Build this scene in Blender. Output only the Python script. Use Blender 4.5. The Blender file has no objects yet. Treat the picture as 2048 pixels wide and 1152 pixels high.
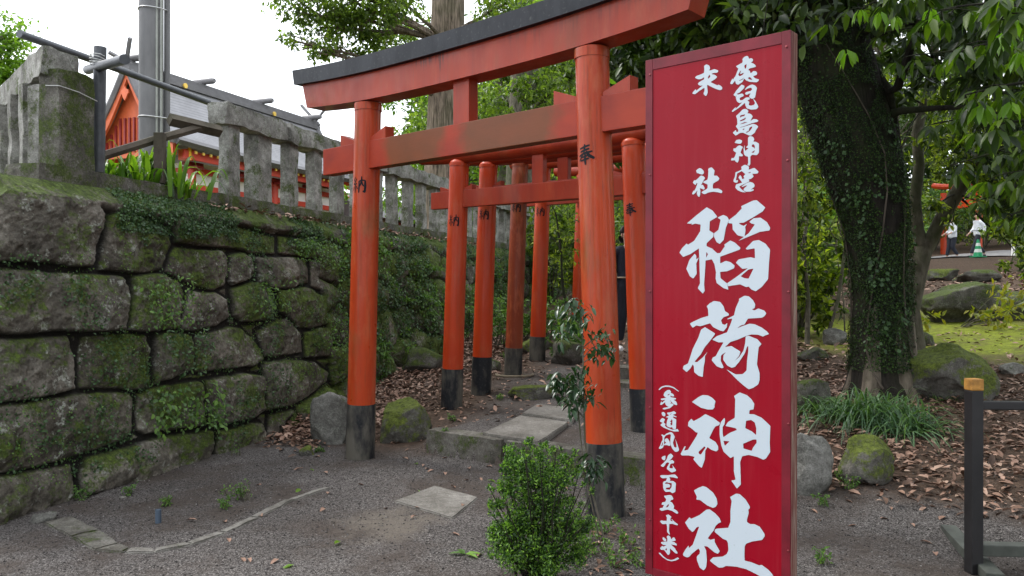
import bpy, bmesh, math, random
import numpy as np
from mathutils import Vector, noise as mnoise
from mathutils.geometry import tessellate_polygon

# ---------------------------------------------------------------- camera, world, sun, exposure
scene = bpy.context.scene
F = 1600.0; CX = 1024.0; HY = 572.0; CAMH = 1.5          # photograph is 2048 px wide
cam_d = bpy.data.cameras.new('camera'); cam = bpy.data.objects.new('camera', cam_d)
scene.collection.objects.link(cam); scene.camera = cam
cam.location = (0, 0, CAMH); cam.rotation_euler = (math.radians(90) - math.atan(4 / F), 0, 0)
cam_d.sensor_width = 36.0; cam_d.lens = 36.0 * F / 2048; cam_d.clip_start = 0.05; cam_d.clip_end = 600

SUN_EL, SUN_AZ = math.radians(52), math.radians(-62)      # azimuth from +Y towards +X
world = bpy.data.worlds.new("World"); scene.world = world; world.use_nodes = True
wn = world.node_tree; wn.nodes.clear()
w_out = wn.nodes.new('ShaderNodeOutputWorld'); w_bg = wn.nodes.new('ShaderNodeBackground')
w_sky = wn.nodes.new('ShaderNodeTexSky'); w_sky.sky_type = 'NISHITA'; w_sky.sun_disc = False
w_sky.sun_elevation = SUN_EL; w_sky.sun_rotation = SUN_AZ; w_sky.dust_density = 3.0; w_sky.air_density = 1.2
w_hsv = wn.nodes.new('ShaderNodeHueSaturation'); w_hsv.inputs['Saturation'].default_value = 0.22
w_mix = wn.nodes.new('ShaderNodeMix'); w_mix.data_type = 'RGBA'
w_mix.inputs[0].default_value = 0.6; w_mix.inputs[7].default_value = (11.0, 11.6, 12.4, 1)   # even cloud cover
wn.links.new(w_sky.outputs[0], w_hsv.inputs['Color']); wn.links.new(w_hsv.outputs[0], w_mix.inputs[6])
wn.links.new(w_mix.outputs[2], w_bg.inputs[0]); wn.links.new(w_bg.outputs[0], w_out.inputs[0])
w_bg.inputs[1].default_value = 0.13
sun_d = bpy.data.lights.new('sun', 'SUN'); sun = bpy.data.objects.new('sun', sun_d)
scene.collection.objects.link(sun)
sun_d.energy = 1.2; sun_d.angle = math.radians(18); sun_d.color = (1.0, 0.96, 0.9)
_sd = Vector((math.sin(SUN_AZ) * math.cos(SUN_EL), math.cos(SUN_AZ) * math.cos(SUN_EL), math.sin(SUN_EL)))
sun.rotation_euler = _sd.to_track_quat('Z', 'Y').to_euler(); sun.location = _sd * 50
scene.view_settings.view_transform = 'Standard'; scene.view_settings.look = 'None'
scene.view_settings.exposure = 1.03; scene.view_settings.gamma = 1.0
scene.cycles.max_bounces = 6; scene.cycles.transparent_max_bounces = 8
scene.cycles.diffuse_bounces = 3; scene.cycles.glossy_bounces = 2; scene.cycles.transmission_bounces = 3

COL = scene.collection.objects
rng = np.random.default_rng(7); random.seed(7)

# ---------------------------------------------------------------- helpers
def tag(o, label=None, cat=None, group=None, kind=None):
    if label: o['label'] = label
    if cat: o['category'] = cat
    if group: o['group'] = group
    if kind: o['kind'] = kind
    return o
def empty(name, loc, label, cat, group=None):
    o = bpy.data.objects.new(name, None); COL.link(o); o.location = loc; o.empty_display_size = .2
    return tag(o, label, cat, group)
def root_of(p):
    v = Vector((0, 0, 0))
    while p is not None: v += p.location; p = p.parent
    return v
def link_mesh(name, me, mat=None, parent=None, smooth=False):
    if mat is not None:
        for m_ in (mat if isinstance(mat, (list, tuple)) else [mat]): me.materials.append(m_)
    o = bpy.data.objects.new(name, me); COL.link(o)
    if parent is not None:
        r = root_of(parent); me.transform(__import__('mathutils').Matrix.Translation(-r)); o.parent = parent
    if smooth: me.polygons.foreach_set('use_smooth', [True] * len(me.polygons))
    me.update(); return o
def recenter(o):
    """top-level single mesh in world coordinates: move its origin to its base"""
    me = o.data; n = len(me.vertices); co = np.empty(n * 3); me.vertices.foreach_get('co', co); co = co.reshape(-1, 3)
    c = (co.min(0) + co.max(0)) / 2; c[2] = co[:, 2].min(); co -= c
    me.vertices.foreach_set('co', co.ravel()); o.location = c; me.update(); return o
def npmesh(name, V, faces):
    """V (n,3); faces: list of int arrays (m,k) with different k"""
    me = bpy.data.meshes.new(name); V = np.asarray(V, dtype=np.float32)
    me.vertices.add(len(V)); me.vertices.foreach_set('co', V.ravel())
    if not isinstance(faces, list): faces = [faces]
    faces = [np.asarray(f, dtype=np.int32) for f in faces if len(f)]
    nl = sum(f.size for f in faces); npoly = sum(len(f) for f in faces)
    me.loops.add(nl); me.loops.foreach_set('vertex_index', np.concatenate([f.ravel() for f in faces]))
    me.polygons.add(npoly); tot = np.concatenate([np.full(len(f), f.shape[1]) for f in faces])
    st = np.concatenate([[0], np.cumsum(tot)[:-1]])
    me.polygons.foreach_set('loop_start', st.astype(np.int32))
    try: me.polygons.foreach_set('loop_total', tot.astype(np.int32))
    except Exception: pass
    me.update(calc_edges=True); me.validate(); return me
def fattr(me, name, vals):
    a = me.attributes.new(name, 'FLOAT', 'POINT'); a.data.foreach_set('value', np.asarray(vals, dtype=np.float32))

class MB:
    """collects boxes, tubes, lathes as one mesh"""
    def __init__(s): s.v = []; s.f = []
    def add(s, v, f):
        b = len(s.v); s.v += [tuple(p) for p in v]; s.f += [tuple(i + b for i in q) for q in f]; return s
    def box(s, o, ax, ay, az, bev=0.0):
        """o: min corner, ax ay az: edge vectors; chamfered by bev"""
        o, ax, ay, az = [Vector(q) for q in (o, ax, ay, az)]
        bm = bmesh.new(); vs = [bm.verts.new(o + ax * i + ay * j + az * k) for k in (0, 1) for j in (0, 1) for i in (0, 1)]
        for q in ((0, 2, 3, 1), (4, 5, 7, 6), (0, 1, 5, 4), (2, 6, 7, 3), (0, 4, 6, 2), (1, 3, 7, 5)):
            bm.faces.new([vs[i] for i in q])
        if bev > 0: bmesh.ops.bevel(bm, geom=bm.edges[:], offset=bev, segments=2, affect='EDGES', profile=.6)
        bm.verts.index_update(); s.add([v.co for v in bm.verts], [[v.index for v in f.verts] for f in bm.faces]); bm.free(); return s
    def cbox(s, c, size, rz=0, bev=0.0):
        c = Vector(c); ax = Vector((math.cos(rz), math.sin(rz), 0)) * size[0]; ay = Vector((-math.sin(rz), math.cos(rz), 0)) * size[1]
        az = Vector((0, 0, size[2])); return s.box(c - ax / 2 - ay / 2, ax, ay, az, bev)
    def tube(s, pts, rads, seg=12, cap=True, wob=0.0, seed=0.0):
        pts = [Vector(p) for p in pts]; n = len(pts)
        if not hasattr(rads, '__len__'): rads = [rads] * n
        b = len(s.v); up = Vector((0, 0, 1))
        d0 = (pts[1] - pts[0]).normalized(); x = d0.cross(up)
        if x.length < 1e-3: x = Vector((1, 0, 0))
        x.normalize()
        for i in range(n):
            d = (pts[min(i + 1, n - 1)] - pts[max(i - 1, 0)]).normalized()
            x = (x - d * x.dot(d)).normalized(); y = d.cross(x)
            for k in range(seg):
                a = 2 * math.pi * k / seg; r = rads[i]
                if wob: r *= 1 + wob * mnoise.noise(Vector((math.cos(a) * 1.6, math.sin(a) * 1.6, i * .35 + seed)))
                s.v.append(tuple(pts[i] + x * (r * math.cos(a)) + y * (r * math.sin(a))))
        for i in range(n - 1):
            for k in range(seg):
                k2 = (k + 1) % seg; s.f.append((b + i * seg + k, b + i * seg + k2, b + (i + 1) * seg + k2, b + (i + 1) * seg + k))
        if cap: s.f.append(tuple(b + k for k in reversed(range(seg)))); s.f.append(tuple(b + (n - 1) * seg + k for k in range(seg)))
        return s
    def prism(s, poly, off):
        """poly: 3d points of one face, extruded by vector off"""
        n = len(poly); off = Vector(off); b = len(s.v); s.v += [tuple(p) for p in poly] + [tuple(Vector(p) + off) for p in poly]
        s.f.append(tuple(b + i for i in reversed(range(n)))); s.f.append(tuple(b + n + i for i in range(n)))
        for i in range(n): j = (i + 1) % n; s.f.append((b + i, b + j, b + n + j, b + n + i))
        return s
    def build(s, name, mat, parent=None, smooth=False, auto=True):
        me = bpy.data.meshes.new(name); me.from_pydata(s.v, [], s.f); me.validate()
        bm = bmesh.new(); bm.from_mesh(me); bmesh.ops.recalc_face_normals(bm, faces=bm.faces[:])
        if smooth:
            for e in bm.edges:
                if len(e.link_faces) == 2 and e.calc_face_angle(0) > math.radians(38): e.smooth = False
        bm.to_mesh(me); bm.free()
        o = link_mesh(name, me, mat, parent, smooth)
        return o

# numpy value noise ------------------------------------------------------------
_T = np.random.default_rng(3).random((64, 64, 64)).astype(np.float32)
def vnoise(P, s=1.0, seed=0):
    Q = np.asarray(P, dtype=np.float64) * s + seed * 7.31; i = np.floor(Q).astype(int); f = Q - i; f = f * f * (3 - 2 * f); r = 0
    for a in (0, 1):
        for b in (0, 1):
            for c in (0, 1):
                w = (f[:, 0] if a else 1 - f[:, 0]) * (f[:, 1] if b else 1 - f[:, 1]) * (f[:, 2] if c else 1 - f[:, 2])
                r = r + w * _T[(i[:, 0] + a) & 63, (i[:, 1] + b) & 63, (i[:, 2] + c) & 63]
    return r * 2 - 1
def fbm(P, s=1.0, o=4, seed=0):
    r = 0; a = 1; t = 0
    for k in range(o): r = r + a * vnoise(P, s * 2 ** k, seed + k); t += a; a *= .5
    return r / t
def smooth(a, b, x):
    t = np.clip((np.asarray(x, dtype=float) - a) / (b - a), 0, 1); return t * t * (3 - 2 * t)

# ---------------------------------------------------------------- shader helper
class NT:
    def __init__(s, name, rough=.6, spec=.5):
        s.m = bpy.data.materials.new(name); s.m.use_nodes = True; s.t = s.m.node_tree; s.n = s.t.nodes
        s.b = s.n['Principled BSDF']; s.b.inputs['Roughness'].default_value = rough; s.b.inputs['Specular IOR Level'].default_value = spec
        s.tc = s.n.new('ShaderNodeTexCoord'); s.geo = s.n.new('ShaderNodeNewGeometry')
        s.pos = s.geo.outputs['Position']; s.obj = s.tc.outputs['Object']
    def l(s, a, b): s.t.links.new(a, b)
    def set(s, inp, v):
        if isinstance(v, bpy.types.NodeSocket): s.l(v, inp)
        else: inp.default_value = v
    def noise(s, vec, scale, detail=4, rough=.55, dist=0, out=0):
        n = s.n.new('ShaderNodeTexNoise'); s.l(vec, n.inputs['Vector']); n.inputs['Scale'].default_value = scale
        n.inputs['Detail'].default_value = detail; n.inputs['Roughness'].default_value = rough; n.inputs['Distortion'].default_value = dist
        return n.outputs[out]
    def voro(s, vec, scale, feature='F1', out='Distance'):
        n = s.n.new('ShaderNodeTexVoronoi'); n.feature = feature; s.l(vec, n.inputs['Vector']); n.inputs['Scale'].default_value = scale
        return n.outputs[out]
    def map(s, vec, sc=(1, 1, 1), loc=(0, 0, 0), rot=(0, 0, 0)):
        n = s.n.new('ShaderNodeMapping'); s.l(vec, n.inputs[0]); n.inputs['Scale'].default_value = sc; n.inputs['Location'].default_value = loc
        n.inputs['Rotation'].default_value = rot; return n.outputs[0]
    def ramp(s, fac, stops, interp='LINEAR'):
        n = s.n.new('ShaderNodeValToRGB'); n.color_ramp.interpolation = interp; e = n.color_ramp.elements
        while len(e) > 1: e.remove(e[-1])
        e[0].position = stops[0][0]; c = stops[0][1]; e[0].color = (c if hasattr(c, '__len__') else (c,) * 3) + (1,) if not hasattr(c, '__len__') or len(c) == 3 else c
        for p, c in stops[1:]:
            q = e.new(p); q.color = tuple(c) + (1,) if hasattr(c, '__len__') else (c, c, c, 1)
        s.l(fac, n.inputs[0]); return n.outputs[0]
    def mix(s, fac, a, b, mode='MIX'):
        n = s.n.new('ShaderNodeMix'); n.data_type = 'RGBA'; n.blend_type = mode
        s.set(n.inputs[0], fac)
        for k, v in ((6, a), (7, b)): s.set(n.inputs[k], tuple(v) + (1,) if isinstance(v, tuple) and len(v) == 3 else v)
        return n.outputs[2]
    def math(s, op, a, b=None, c=None, clamp=False):
        n = s.n.new('ShaderNodeMath'); n.operation = op; n.use_clamp = clamp; s.set(n.inputs[0], a)
        if b is not None: s.set(n.inputs[1], b)
        if c is not None: s.set(n.inputs[2], c)
        return n.outputs[0]
    def attr(s, name, out='Fac'):
        n = s.n.new('ShaderNodeAttribute'); n.attribute_name = name; return n.outputs[out]
    def sep(s, vec):
        n = s.n.new('ShaderNodeSeparateXYZ'); s.l(vec, n.inputs[0]); return n.outputs
    def col(s, c): s.set(s.b.inputs['Base Color'], tuple(c) + (1,) if isinstance(c, tuple) and len(c) == 3 else c); return s
    def bump(s, h, dist=.01, strength=1.0, chain=None):
        n = s.n.new('ShaderNodeBump'); n.inputs['Distance'].default_value = dist; n.inputs['Strength'].default_value = strength
        s.l(h, n.inputs['Height'])
        if chain is not None: s.l(chain, n.inputs['Normal'])
        s.l(n.outputs[0], s.b.inputs['Normal']); return n.outputs[0]
    def rough(s, v): s.set(s.b.inputs['Roughness'], v); return s
# ---------------------------------------------------------------- materials
def foliage(name, cols, trans=.35, rough=.42, tcol=None, spec=.4):
    m = NT(name, rough, spec); r = m.geo.outputs['Random Per Island']
    stops = [(i / max(1, len(cols) - 1), c) for i, c in enumerate(cols)]
    c = m.ramp(r, stops); nz = m.noise(m.pos, 1.3, 2)
    c = m.mix(m.math('MULTIPLY', m.ramp(nz, [(.35, 0.0), (.65, 1.0)]), .45), c, m.mix(1.0, c, (1.45, 1.35, .9), 'MULTIPLY'))
    m.col(c)
    tr = m.n.new('ShaderNodeBsdfTranslucent'); m.l(m.mix(1.0, c, tcol or (1.9, 2.1, .7), 'MULTIPLY'), tr.inputs[0])
    ms = m.n.new('ShaderNodeMixShader'); ms.inputs[0].default_value = trans
    m.l(m.b.outputs[0], ms.inputs[1]); m.l(tr.outputs[0], ms.inputs[2]); m.l(ms.outputs[0], m.n['Material Output'].inputs[0]); return m.m
def red_paint(name, hue=(.60, .055, .014), dark=(.33, .026, .012), wear=.35, rough=.28):
    m = NT(name, rough, .22); o = m.pos
    c = m.mix(m.ramp(m.noise(m.map(o, (5, 5, .8)), 1.0, 4), [(.38, 0.0), (.7, 1.0)]), hue, dark)
    st = m.noise(m.map(o, (26, 26, 1.1)), 1.0, 4, .65)
    c = m.mix(m.math('MULTIPLY', m.ramp(st, [(.52, 0.0), (.74, 1.0)]), wear), c, (.17, .055, .022))
    al = m.noise(m.map(o, (3.2, 3.2, 1.1), (3, 1, 7)), 1.0, 5, .6)
    c = m.mix(m.math('MULTIPLY', m.ramp(al, [(.56, 0.0), (.72, 1.0)]), wear * 1.2), c, (.13, .085, .03))
    spk = m.voro(o, 34); c = m.mix(m.ramp(spk, [(.03, .55), (.07, 0.0)]), c, (.3, .16, .1))
    fd = m.noise(m.map(o, (9, 9, 2.6), (5, 2, 1)), 1.0, 6, .7); c = m.mix(m.math('MULTIPLY', m.ramp(fd, [(.5, 0.0), (.66, 1.0)]), wear * .9), c, (.42, .105, .04))
    gr = m.noise(m.map(o, (60, 60, 3.0)), 1.0, 3, .6); c = m.mix(m.math('MULTIPLY', m.ramp(gr, [(.58, 0.0), (.7, 1.0)]), wear * .8), c, (.11, .03, .014))
    m.col(c); m.rough(m.ramp(m.noise(o, 7, 4), [(.3, rough), (.75, rough + .25)])); m.bump(m.noise(m.map(o, (40, 40, 8)), 1, 3), .0012, .5)
    m.b.inputs['Coat Weight'].default_value = .16; m.b.inputs['Coat Roughness'].default_value = .08; return m.m
def nuki_paint(name):
    m = NT(name, .4, .2); o = m.pos
    c = m.mix(m.ramp(m.noise(m.map(o, (4, 4, 6)), 1.0, 4), [(.38, 0.0), (.7, 1.0)]), (.31, .031, .010), (.22, .021, .009))
    pat = m.noise(m.map(o, (2.4, 2.4, 1.2), (1.73, 2.2, .3)), 1.0, 2, .5)
    xyz = m.sep(o); a_ = m.math('SUBTRACT', m.math('MULTIPLY', xyz[0], .746), m.math('MULTIPLY', xyz[1], .666)); nz_ = m.math('MULTIPLY', m.math('SUBTRACT', m.noise(o, 3.5, 4), .5), .5)
    msk = None
    for cc, hw in ((4.90, .24), (3.87, .37)):                       # two algae-browned stretches of the beam face
        d_ = m.math('ADD', m.math('SUBTRACT', m.math('ABSOLUTE', m.math('ADD', a_, cc)), hw), nz_); k_ = m.ramp(d_, [(0.0, 1.0), (.16, 0.0)])
        msk = k_ if msk is None else m.math('MAXIMUM', msk, k_)
    c = m.mix(m.math('MULTIPLY', msk, .62), c, (.075, .055, .018))
    m.col(c); m.b.inputs['Coat Weight'].default_value = .06; m.b.inputs['Coat Roughness'].default_value = .2
    m.bump(m.noise(m.map(o, (12, 12, 60)), 1, 4), .0015, .5); return m.m
def black_paint(name, c0=(.012, .013, .017), c1=(.075, .07, .062), amt=.7):
    m = NT(name, .5, .2); o = m.pos; n = m.noise(m.map(o, (6, 6, 2.2)), 1.0, 6, .65)
    c = m.mix(m.math('MULTIPLY', m.ramp(n, [(.42, 0.0), (.62, 1.0)]), amt), c0, c1)
    c = m.mix(m.ramp(m.noise(o, 45, 3), [(.6, 0.0), (.75, .35)]), c, (.12, .12, .11))
    m.col(c); m.bump(n, .003, .5); return m.m
def stone(name, c0, c1, c2, moss=.5, up=.5, lichen=.3, scale=1.0, mosscol=((.02, .032, .006), (.075, .105, .014)), gap=False, disp=.012):
    m = NT(name, .9, .25); o = m.pos
    n1 = m.noise(o, 2.2 * scale, 7, .62); n2 = m.noise(o, 14 * scale, 6, .65); n3 = m.noise(o, 60 * scale, 4, .6)
    c = m.ramp(n1, [(.3, c0), (.5, c1), (.7, c2)])
    c = m.mix(.55, c, m.mix(1.0, c, m.ramp(n2, [(.3, (.45, .43, .4)), (.7, (1.5, 1.5, 1.5))]), 'MULTIPLY'))
    if gap: c = m.mix(1.0, c, m.ramp(m.attr('tint'), [(0, (.6, .56, .5)), (1, (1.4, 1.35, 1.3))]), 'MULTIPLY')
    li = m.math('MULTIPLY', m.ramp(m.noise(o, 8 * scale, 5, .7, .3), [(.55, 0.0), (.62, 1.0)]), m.ramp(m.noise(o, 45 * scale, 3), [(.42, 0.0), (.52, 1.0)]))
    c = m.mix(m.math('MULTIPLY', li, lichen), c, (.30, .31, .27))
    nz = m.sep(m.geo.outputs['Normal'])[2]
    mm = m.math('ADD', m.math('MULTIPLY', nz, up), m.math('MULTIPLY', m.math('SUBTRACT', m.noise(o, 3.1 * scale, 7, .7), .5), 3.0))
    mm = m.math('ADD', mm, m.math('SUBTRACT', m.attr('moss') if gap else moss, .46 if gap else .5))
    fine = m.math('MULTIPLY', m.math('SUBTRACT', m.noise(o, 38 * scale, 4, .7), .5), 1.3)
    mf = m.ramp(m.math('ADD', mm, fine), [(.05, 0.0), (.42, 1.0)])
    mc = m.mix(m.ramp(m.noise(o, 26, 5, .7), [(.3, 0.0), (.7, 1.0)]), mosscol[0], mosscol[1])
    c = m.mix(m.math('MULTIPLY', mf, .93), c, mc)
    if gap: c = m.mix(m.attr('joint'), c, (.010, .009, .007))
    c = m.mix(.5, c, m.mix(1.0, c, m.ramp(n3, [(.32, (.4, .4, .4)), (.68, (1.6, 1.6, 1.6))]), 'MULTIPLY')); m.col(c)
    b = m.bump(n2, disp * 1.6, .9); m.bump(m.math('ADD', m.noise(o, 90, 5, .7), m.math('MULTIPLY', mf, m.noise(o, 160, 3))), .005, .9, b)
    return m.m
def bark(name, c0, c1, vs=(14, 14, 2.0), moss=0.0, dist=.02):
    m = NT(name, .9, .2); o = m.pos; n = m.noise(m.map(o, vs), 1.0, 6, .65, .4)
    c = m.ramp(n, [(.32, c0), (.66, c1)])
    c = m.mix(m.ramp(m.noise(o, 2.1, 5, .6), [(.5 - moss * .2, 0.0), (.75 - moss * .2, min(1, moss * 1.2))]), c, (.035, .055, .012))
    m.col(c); b = m.bump(n, dist, 1.0); m.bump(m.noise(o, 50, 4), .004, .7, b); return m.m
def plain(name, c, rough=.6, n=0.0, sc=10, bumpd=0, spec=.5, metal=0.0, st=(1, 1, 1)):
    m = NT(name, rough, spec)
    if n: m.col(m.mix(1.0, c, m.ramp(m.noise(m.map(m.pos, st), sc, 5, .6), [(.3, 1 - n), (.7, 1 + n)]), 'MULTIPLY'))
    else: m.col(c)
    if bumpd: m.bump(m.noise(m.pos, sc * 3, 5), bumpd, .8)
    m.b.inputs['Metallic'].default_value = metal; return m.m

M = {}
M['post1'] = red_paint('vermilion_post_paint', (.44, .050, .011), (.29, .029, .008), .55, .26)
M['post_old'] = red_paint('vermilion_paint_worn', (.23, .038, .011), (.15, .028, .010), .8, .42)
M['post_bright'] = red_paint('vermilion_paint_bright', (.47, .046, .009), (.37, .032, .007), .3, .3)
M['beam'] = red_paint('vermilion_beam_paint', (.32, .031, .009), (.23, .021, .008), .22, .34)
def stain(mat):
    """black run-off streaks below the cap, about a third of the way along the lintel"""
    t = mat.node_tree; m = NT.__new__(NT); m.m = mat; m.t = t; m.n = t.nodes; m.b = m.n['Principled BSDF']; m.geo = m.n.new('ShaderNodeNewGeometry'); m.pos = m.geo.outputs['Position']; o = m.pos
    xyz = m.sep(o); a_ = m.math('SUBTRACT', m.math('MULTIPLY', xyz[0], .746), m.math('MULTIPLY', xyz[1], .666)); c = m.b.inputs['Base Color'].links[0].from_socket
    for cc, hw, amt in ((4.62, .16, .95), (3.1, .7, .3)):
        band = m.ramp(m.math('SUBTRACT', m.math('ABSOLUTE', m.math('ADD', a_, cc)), hw), [(0.0, 1.0), (.12, 0.0)])
        zf = m.ramp(m.math('SUBTRACT', 3.33, xyz[2]), [(0.0, 1.0), (.2, 0.0)]); k = m.math('ADD', m.noise(m.map(o, (38, 38, 1.5)), 1, 4, .7), m.math('MULTIPLY', zf, .28))
        c = m.mix(m.math('MULTIPLY', m.math('MULTIPLY', band, amt), m.ramp(k, [(.66, 0.0), (.8, 1.0)])), c, (.03, .016, .012))
    m.col(c); return mat
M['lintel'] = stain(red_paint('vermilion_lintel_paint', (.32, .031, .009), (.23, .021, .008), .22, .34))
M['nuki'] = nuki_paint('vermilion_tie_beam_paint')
M['black'] = black_paint('black_post_foot', amt=.45)
M['black_worn'] = black_paint('black_post_foot_weathered', (.014, .015, .018), (.11, .10, .082), .95)
M['kasagi'] = black_paint('black_beam_cap', (.010, .012, .017), (.035, .038, .045), .5)
M['ink'] = plain('black_lettering', (.005, .006, .009), .6, spec=.2)
M['wall'] = stone('mossy_wall_stone', (.036, .034, .029), (.092, .086, .074), (.21, .2, .178), gap=True, up=.42, lichen=.85, disp=.022, mosscol=((.016, .026, .005), (.09, .135, .015)))
M['fence'] = stone('fence_stone', (.085, .082, .072), (.20, .195, .178), (.38, .375, .35), moss=.46, up=.15, lichen=.9, scale=1.8, disp=.006)
M['fence_slab'] = stone('fence_base_stone', (.055, .052, .044), (.10, .093, .08), (.17, .16, .14), moss=.72, up=.3, lichen=.3, scale=1.6)
M['rock_grey'] = stone('grey_boulder', (.07, .068, .060), (.13, .127, .115), (.21, .204, .188), moss=.2, up=.25, lichen=.35, scale=1.6)
M['rock_moss'] = stone('mossy_boulder', (.04, .037, .031), (.085, .08, .07), (.16, .152, .136), moss=.62, up=.7, lichen=.3, scale=1.3, mosscol=((.03, .042, .008), (.13, .165, .02)))
M['rock_dark'] = stone('dark_mossy_boulder', (.045, .042, .036), (.09, .084, .072), (.15, .142, .125), moss=.52, up=.5, lichen=.3, scale=1.3)
M['slab'] = stone('paving_slab', (.10, .092, .08), (.16, .15, .134), (.22, .208, .19), moss=.14, up=-.1, lichen=.1, scale=1.5, disp=.004)
M['kerb'] = stone('kerb_stone', (.05, .045, .037), (.10, .092, .078), (.165, .155, .138), moss=.55, up=-.2, lichen=.2, scale=1.6, disp=.006)
M['edging'] = stone('edging_concrete', (.085, .078, .066), (.16, .15, .134), (.24, .23, .21), moss=.12, up=0, lichen=.2, scale=3, disp=.004)
M['bark_brown'] = bark('brown_bark', (.024, .017, .012), (.30, .235, .18), (24, 24, 2.6), .35, .05)
M['bark_dark'] = bark('dark_bark', (.007, .006, .005), (.030, .025, .020), (16, 16, 3), .35)
M['bark_mid'] = bark('grey_brown_bark', (.05, .042, .03), (.17, .15, .12), (12, 12, 5), .5, .012)
M['bark_root'] = bark('root_bark', (.05, .040, .03), (.20, .165, .13), (18, 18, 2.6), .3)
M['leaf_bright'] = foliage('bright_tree_leaf', [(.05, .10, .012), (.10, .19, .022), (.16, .27, .035)], .42)
M['leaf_mid'] = foliage('camphor_leaf', [(.030, .058, .014), (.075, .12, .026), (.16, .23, .045)], .45)
M['leaf_dark'] = foliage('dark_evergreen_leaf', [(.010, .022, .007), (.026, .050, .010), (.06, .10, .016)], .3)
M['leaf_wood'] = foliage('woodland_leaf', [(.012, .024, .006), (.045, .075, .012), (.12, .17, .022), (.26, .31, .04)], .46)
M['leaf_big'] = foliage('big_glossy_leaf', [(.008, .018, .005), (.026, .050, .009), (.075, .12, .014), (.012, .028, .007)], .38, .40, (2.4, 3.0, .5))
M['leaf_fresh'] = foliage('fresh_big_leaf', [(.07, .16, .012), (.13, .25, .02), (.10, .20, .02)], .5, .32)
M['leaf_autumn'] = foliage('yellowing_leaf', [(.12, .15, .02), (.2, .18, .02), (.08, .12, .02)], .4)
M['ivy'] = foliage('ivy_leaf', [(.004, .009, .003), (.009, .021, .005), (.018, .042, .008), (.045, .095, .016)], .15, .5, spec=.2)
M['creeper'] = foliage('creeper_leaf', [(.03, .07, .018), (.06, .13, .03), (.13, .24, .05), (.05, .10, .03)], .3, .45)
M['creeper_dark'] = foliage('small_creeper_leaf', [(.02, .05, .018), (.035, .08, .028), (.06, .12, .04)], .2, .45)
M['shrub'] = foliage('shrub_leaf', [(.009, .026, .010), (.022, .058, .014), (.05, .115, .02), (.10, .20, .03), (.18, .33, .04)], .3, .35)
M['sapling'] = foliage('sapling_leaf', [(.010, .028, .012), (.02, .05, .02), (.04, .08, .035)], .15, .25)
M['lily'] = foliage('lilyturf_blade', [(.03, .07, .03), (.06, .12, .06), (.10, .18, .09), (.07, .15, .02)], .2, .3)
M['fern'] = foliage('strap_leaf', [(.02, .05, .01), (.05, .11, .015), (.09, .18, .02), (.15, .26, .03)], .4, .3)
M['dead'] = NT('dead_leaf', .6, .35)
_r = M['dead'].geo.outputs['Random Per Island']
M['dead'].col(M['dead'].mix(.5, M['dead'].ramp(_r, [(0, (.055, .03, .02)), (.3, (.15, .08, .05)), (.6, (.27, .155, .105)), (.85, (.36, .23, .17)), (1, (.42, .32, .24))]),
    M['dead'].mix(1.0, M['dead'].ramp(_r, [(0, (.06, .035, .022)), (1, (.36, .22, .16))]), M['dead'].ramp(M['dead'].noise(M['dead'].pos, 25, 3), [(.3, .6), (.7, 1.4)]), 'MULTIPLY')))
M['dead'] = M['dead'].m
M['concrete'] = plain('pole_concrete', (.15, .148, .15), .8, .25, 6, .001, st=(1, 1, .3))
M['pipe'] = plain('grey_pipe', (.065, .07, .08), .45, .3, 12)
M['conduit'] = plain('conduit_pipe', (.27, .28, .25), .45, .15, 8)
M['steel'] = plain('steel_band', (.5, .5, .5), .3, metal=.9)
M['wire'] = plain('tie_wire', (.5, .5, .48), .5)
M['timber'] = bark('weathered_timber', (.035, .028, .022), (.12, .10, .08), (3, 3, 3), .2, .004)
M['roof'] = None
m = NT('grey_copper_roof', .5, .5); uvz = m.sep(m.pos)[2]
ln = m.math('FRACT', m.math('MULTIPLY', m.attr('rowv'), 1.0)); c = m.mix(m.ramp(ln, [(.0, 0.0), (.12, 1.0), (.9, 1.0), (1.0, .3)]), (.10, .10, .11), (.24, .235, .245))
m.col(m.mix(1.0, c, m.ramp(m.noise(m.pos, 2, 4), [(.3, .85), (.7, 1.15)]), 'MULTIPLY')); m.bump(ln, .02, .6); M['roof'] = m.m
M['roof_edge'] = plain('roof_edge', (.13, .125, .13), .6, .2, 3)
M['t_red'] = plain('temple_red', (.52, .055, .03), .45, .12, 3)
M['t_orange'] = plain('temple_gable_red', (.62, .13, .045), .5, .15, 3)
M['t_dark'] = plain('temple_dark_red', (.24, .022, .02), .5, .2, 3)
M['t_white'] = plain('temple_plaster', (.84, .83, .81), .8, .05, 3)
M['t_cream'] = plain('temple_cream', (.62, .40, .27), .7, .08, 3)
M['gold'] = plain('gold_cap', (.75, .5, .09), .35, metal=.4)
M['yellow'] = plain('yellow_board', (.75, .42, .03), .5)
M['sign'] = NT('sign_red_sheet', .3, .14)
s_ = M['sign']; s_.col(s_.mix(s_.ramp(s_.noise(s_.pos, 1.6, 4), [(.3, 0.0), (.75, 1.0)]), (.285, .0028, .013), (.24, .0034, .013))); s_.b.inputs['Coat Weight'].default_value = .03
s_.b.inputs['Coat Roughness'].default_value = .1; s_.bump(s_.noise(s_.pos, 3, 2), .004, .25); s_.rough(s_.ramp(s_.noise(s_.pos, 8, 5), [(.3, .24), (.7, .42)]))
_c = s_.b.inputs['Base Color'].links[0].from_socket
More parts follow.
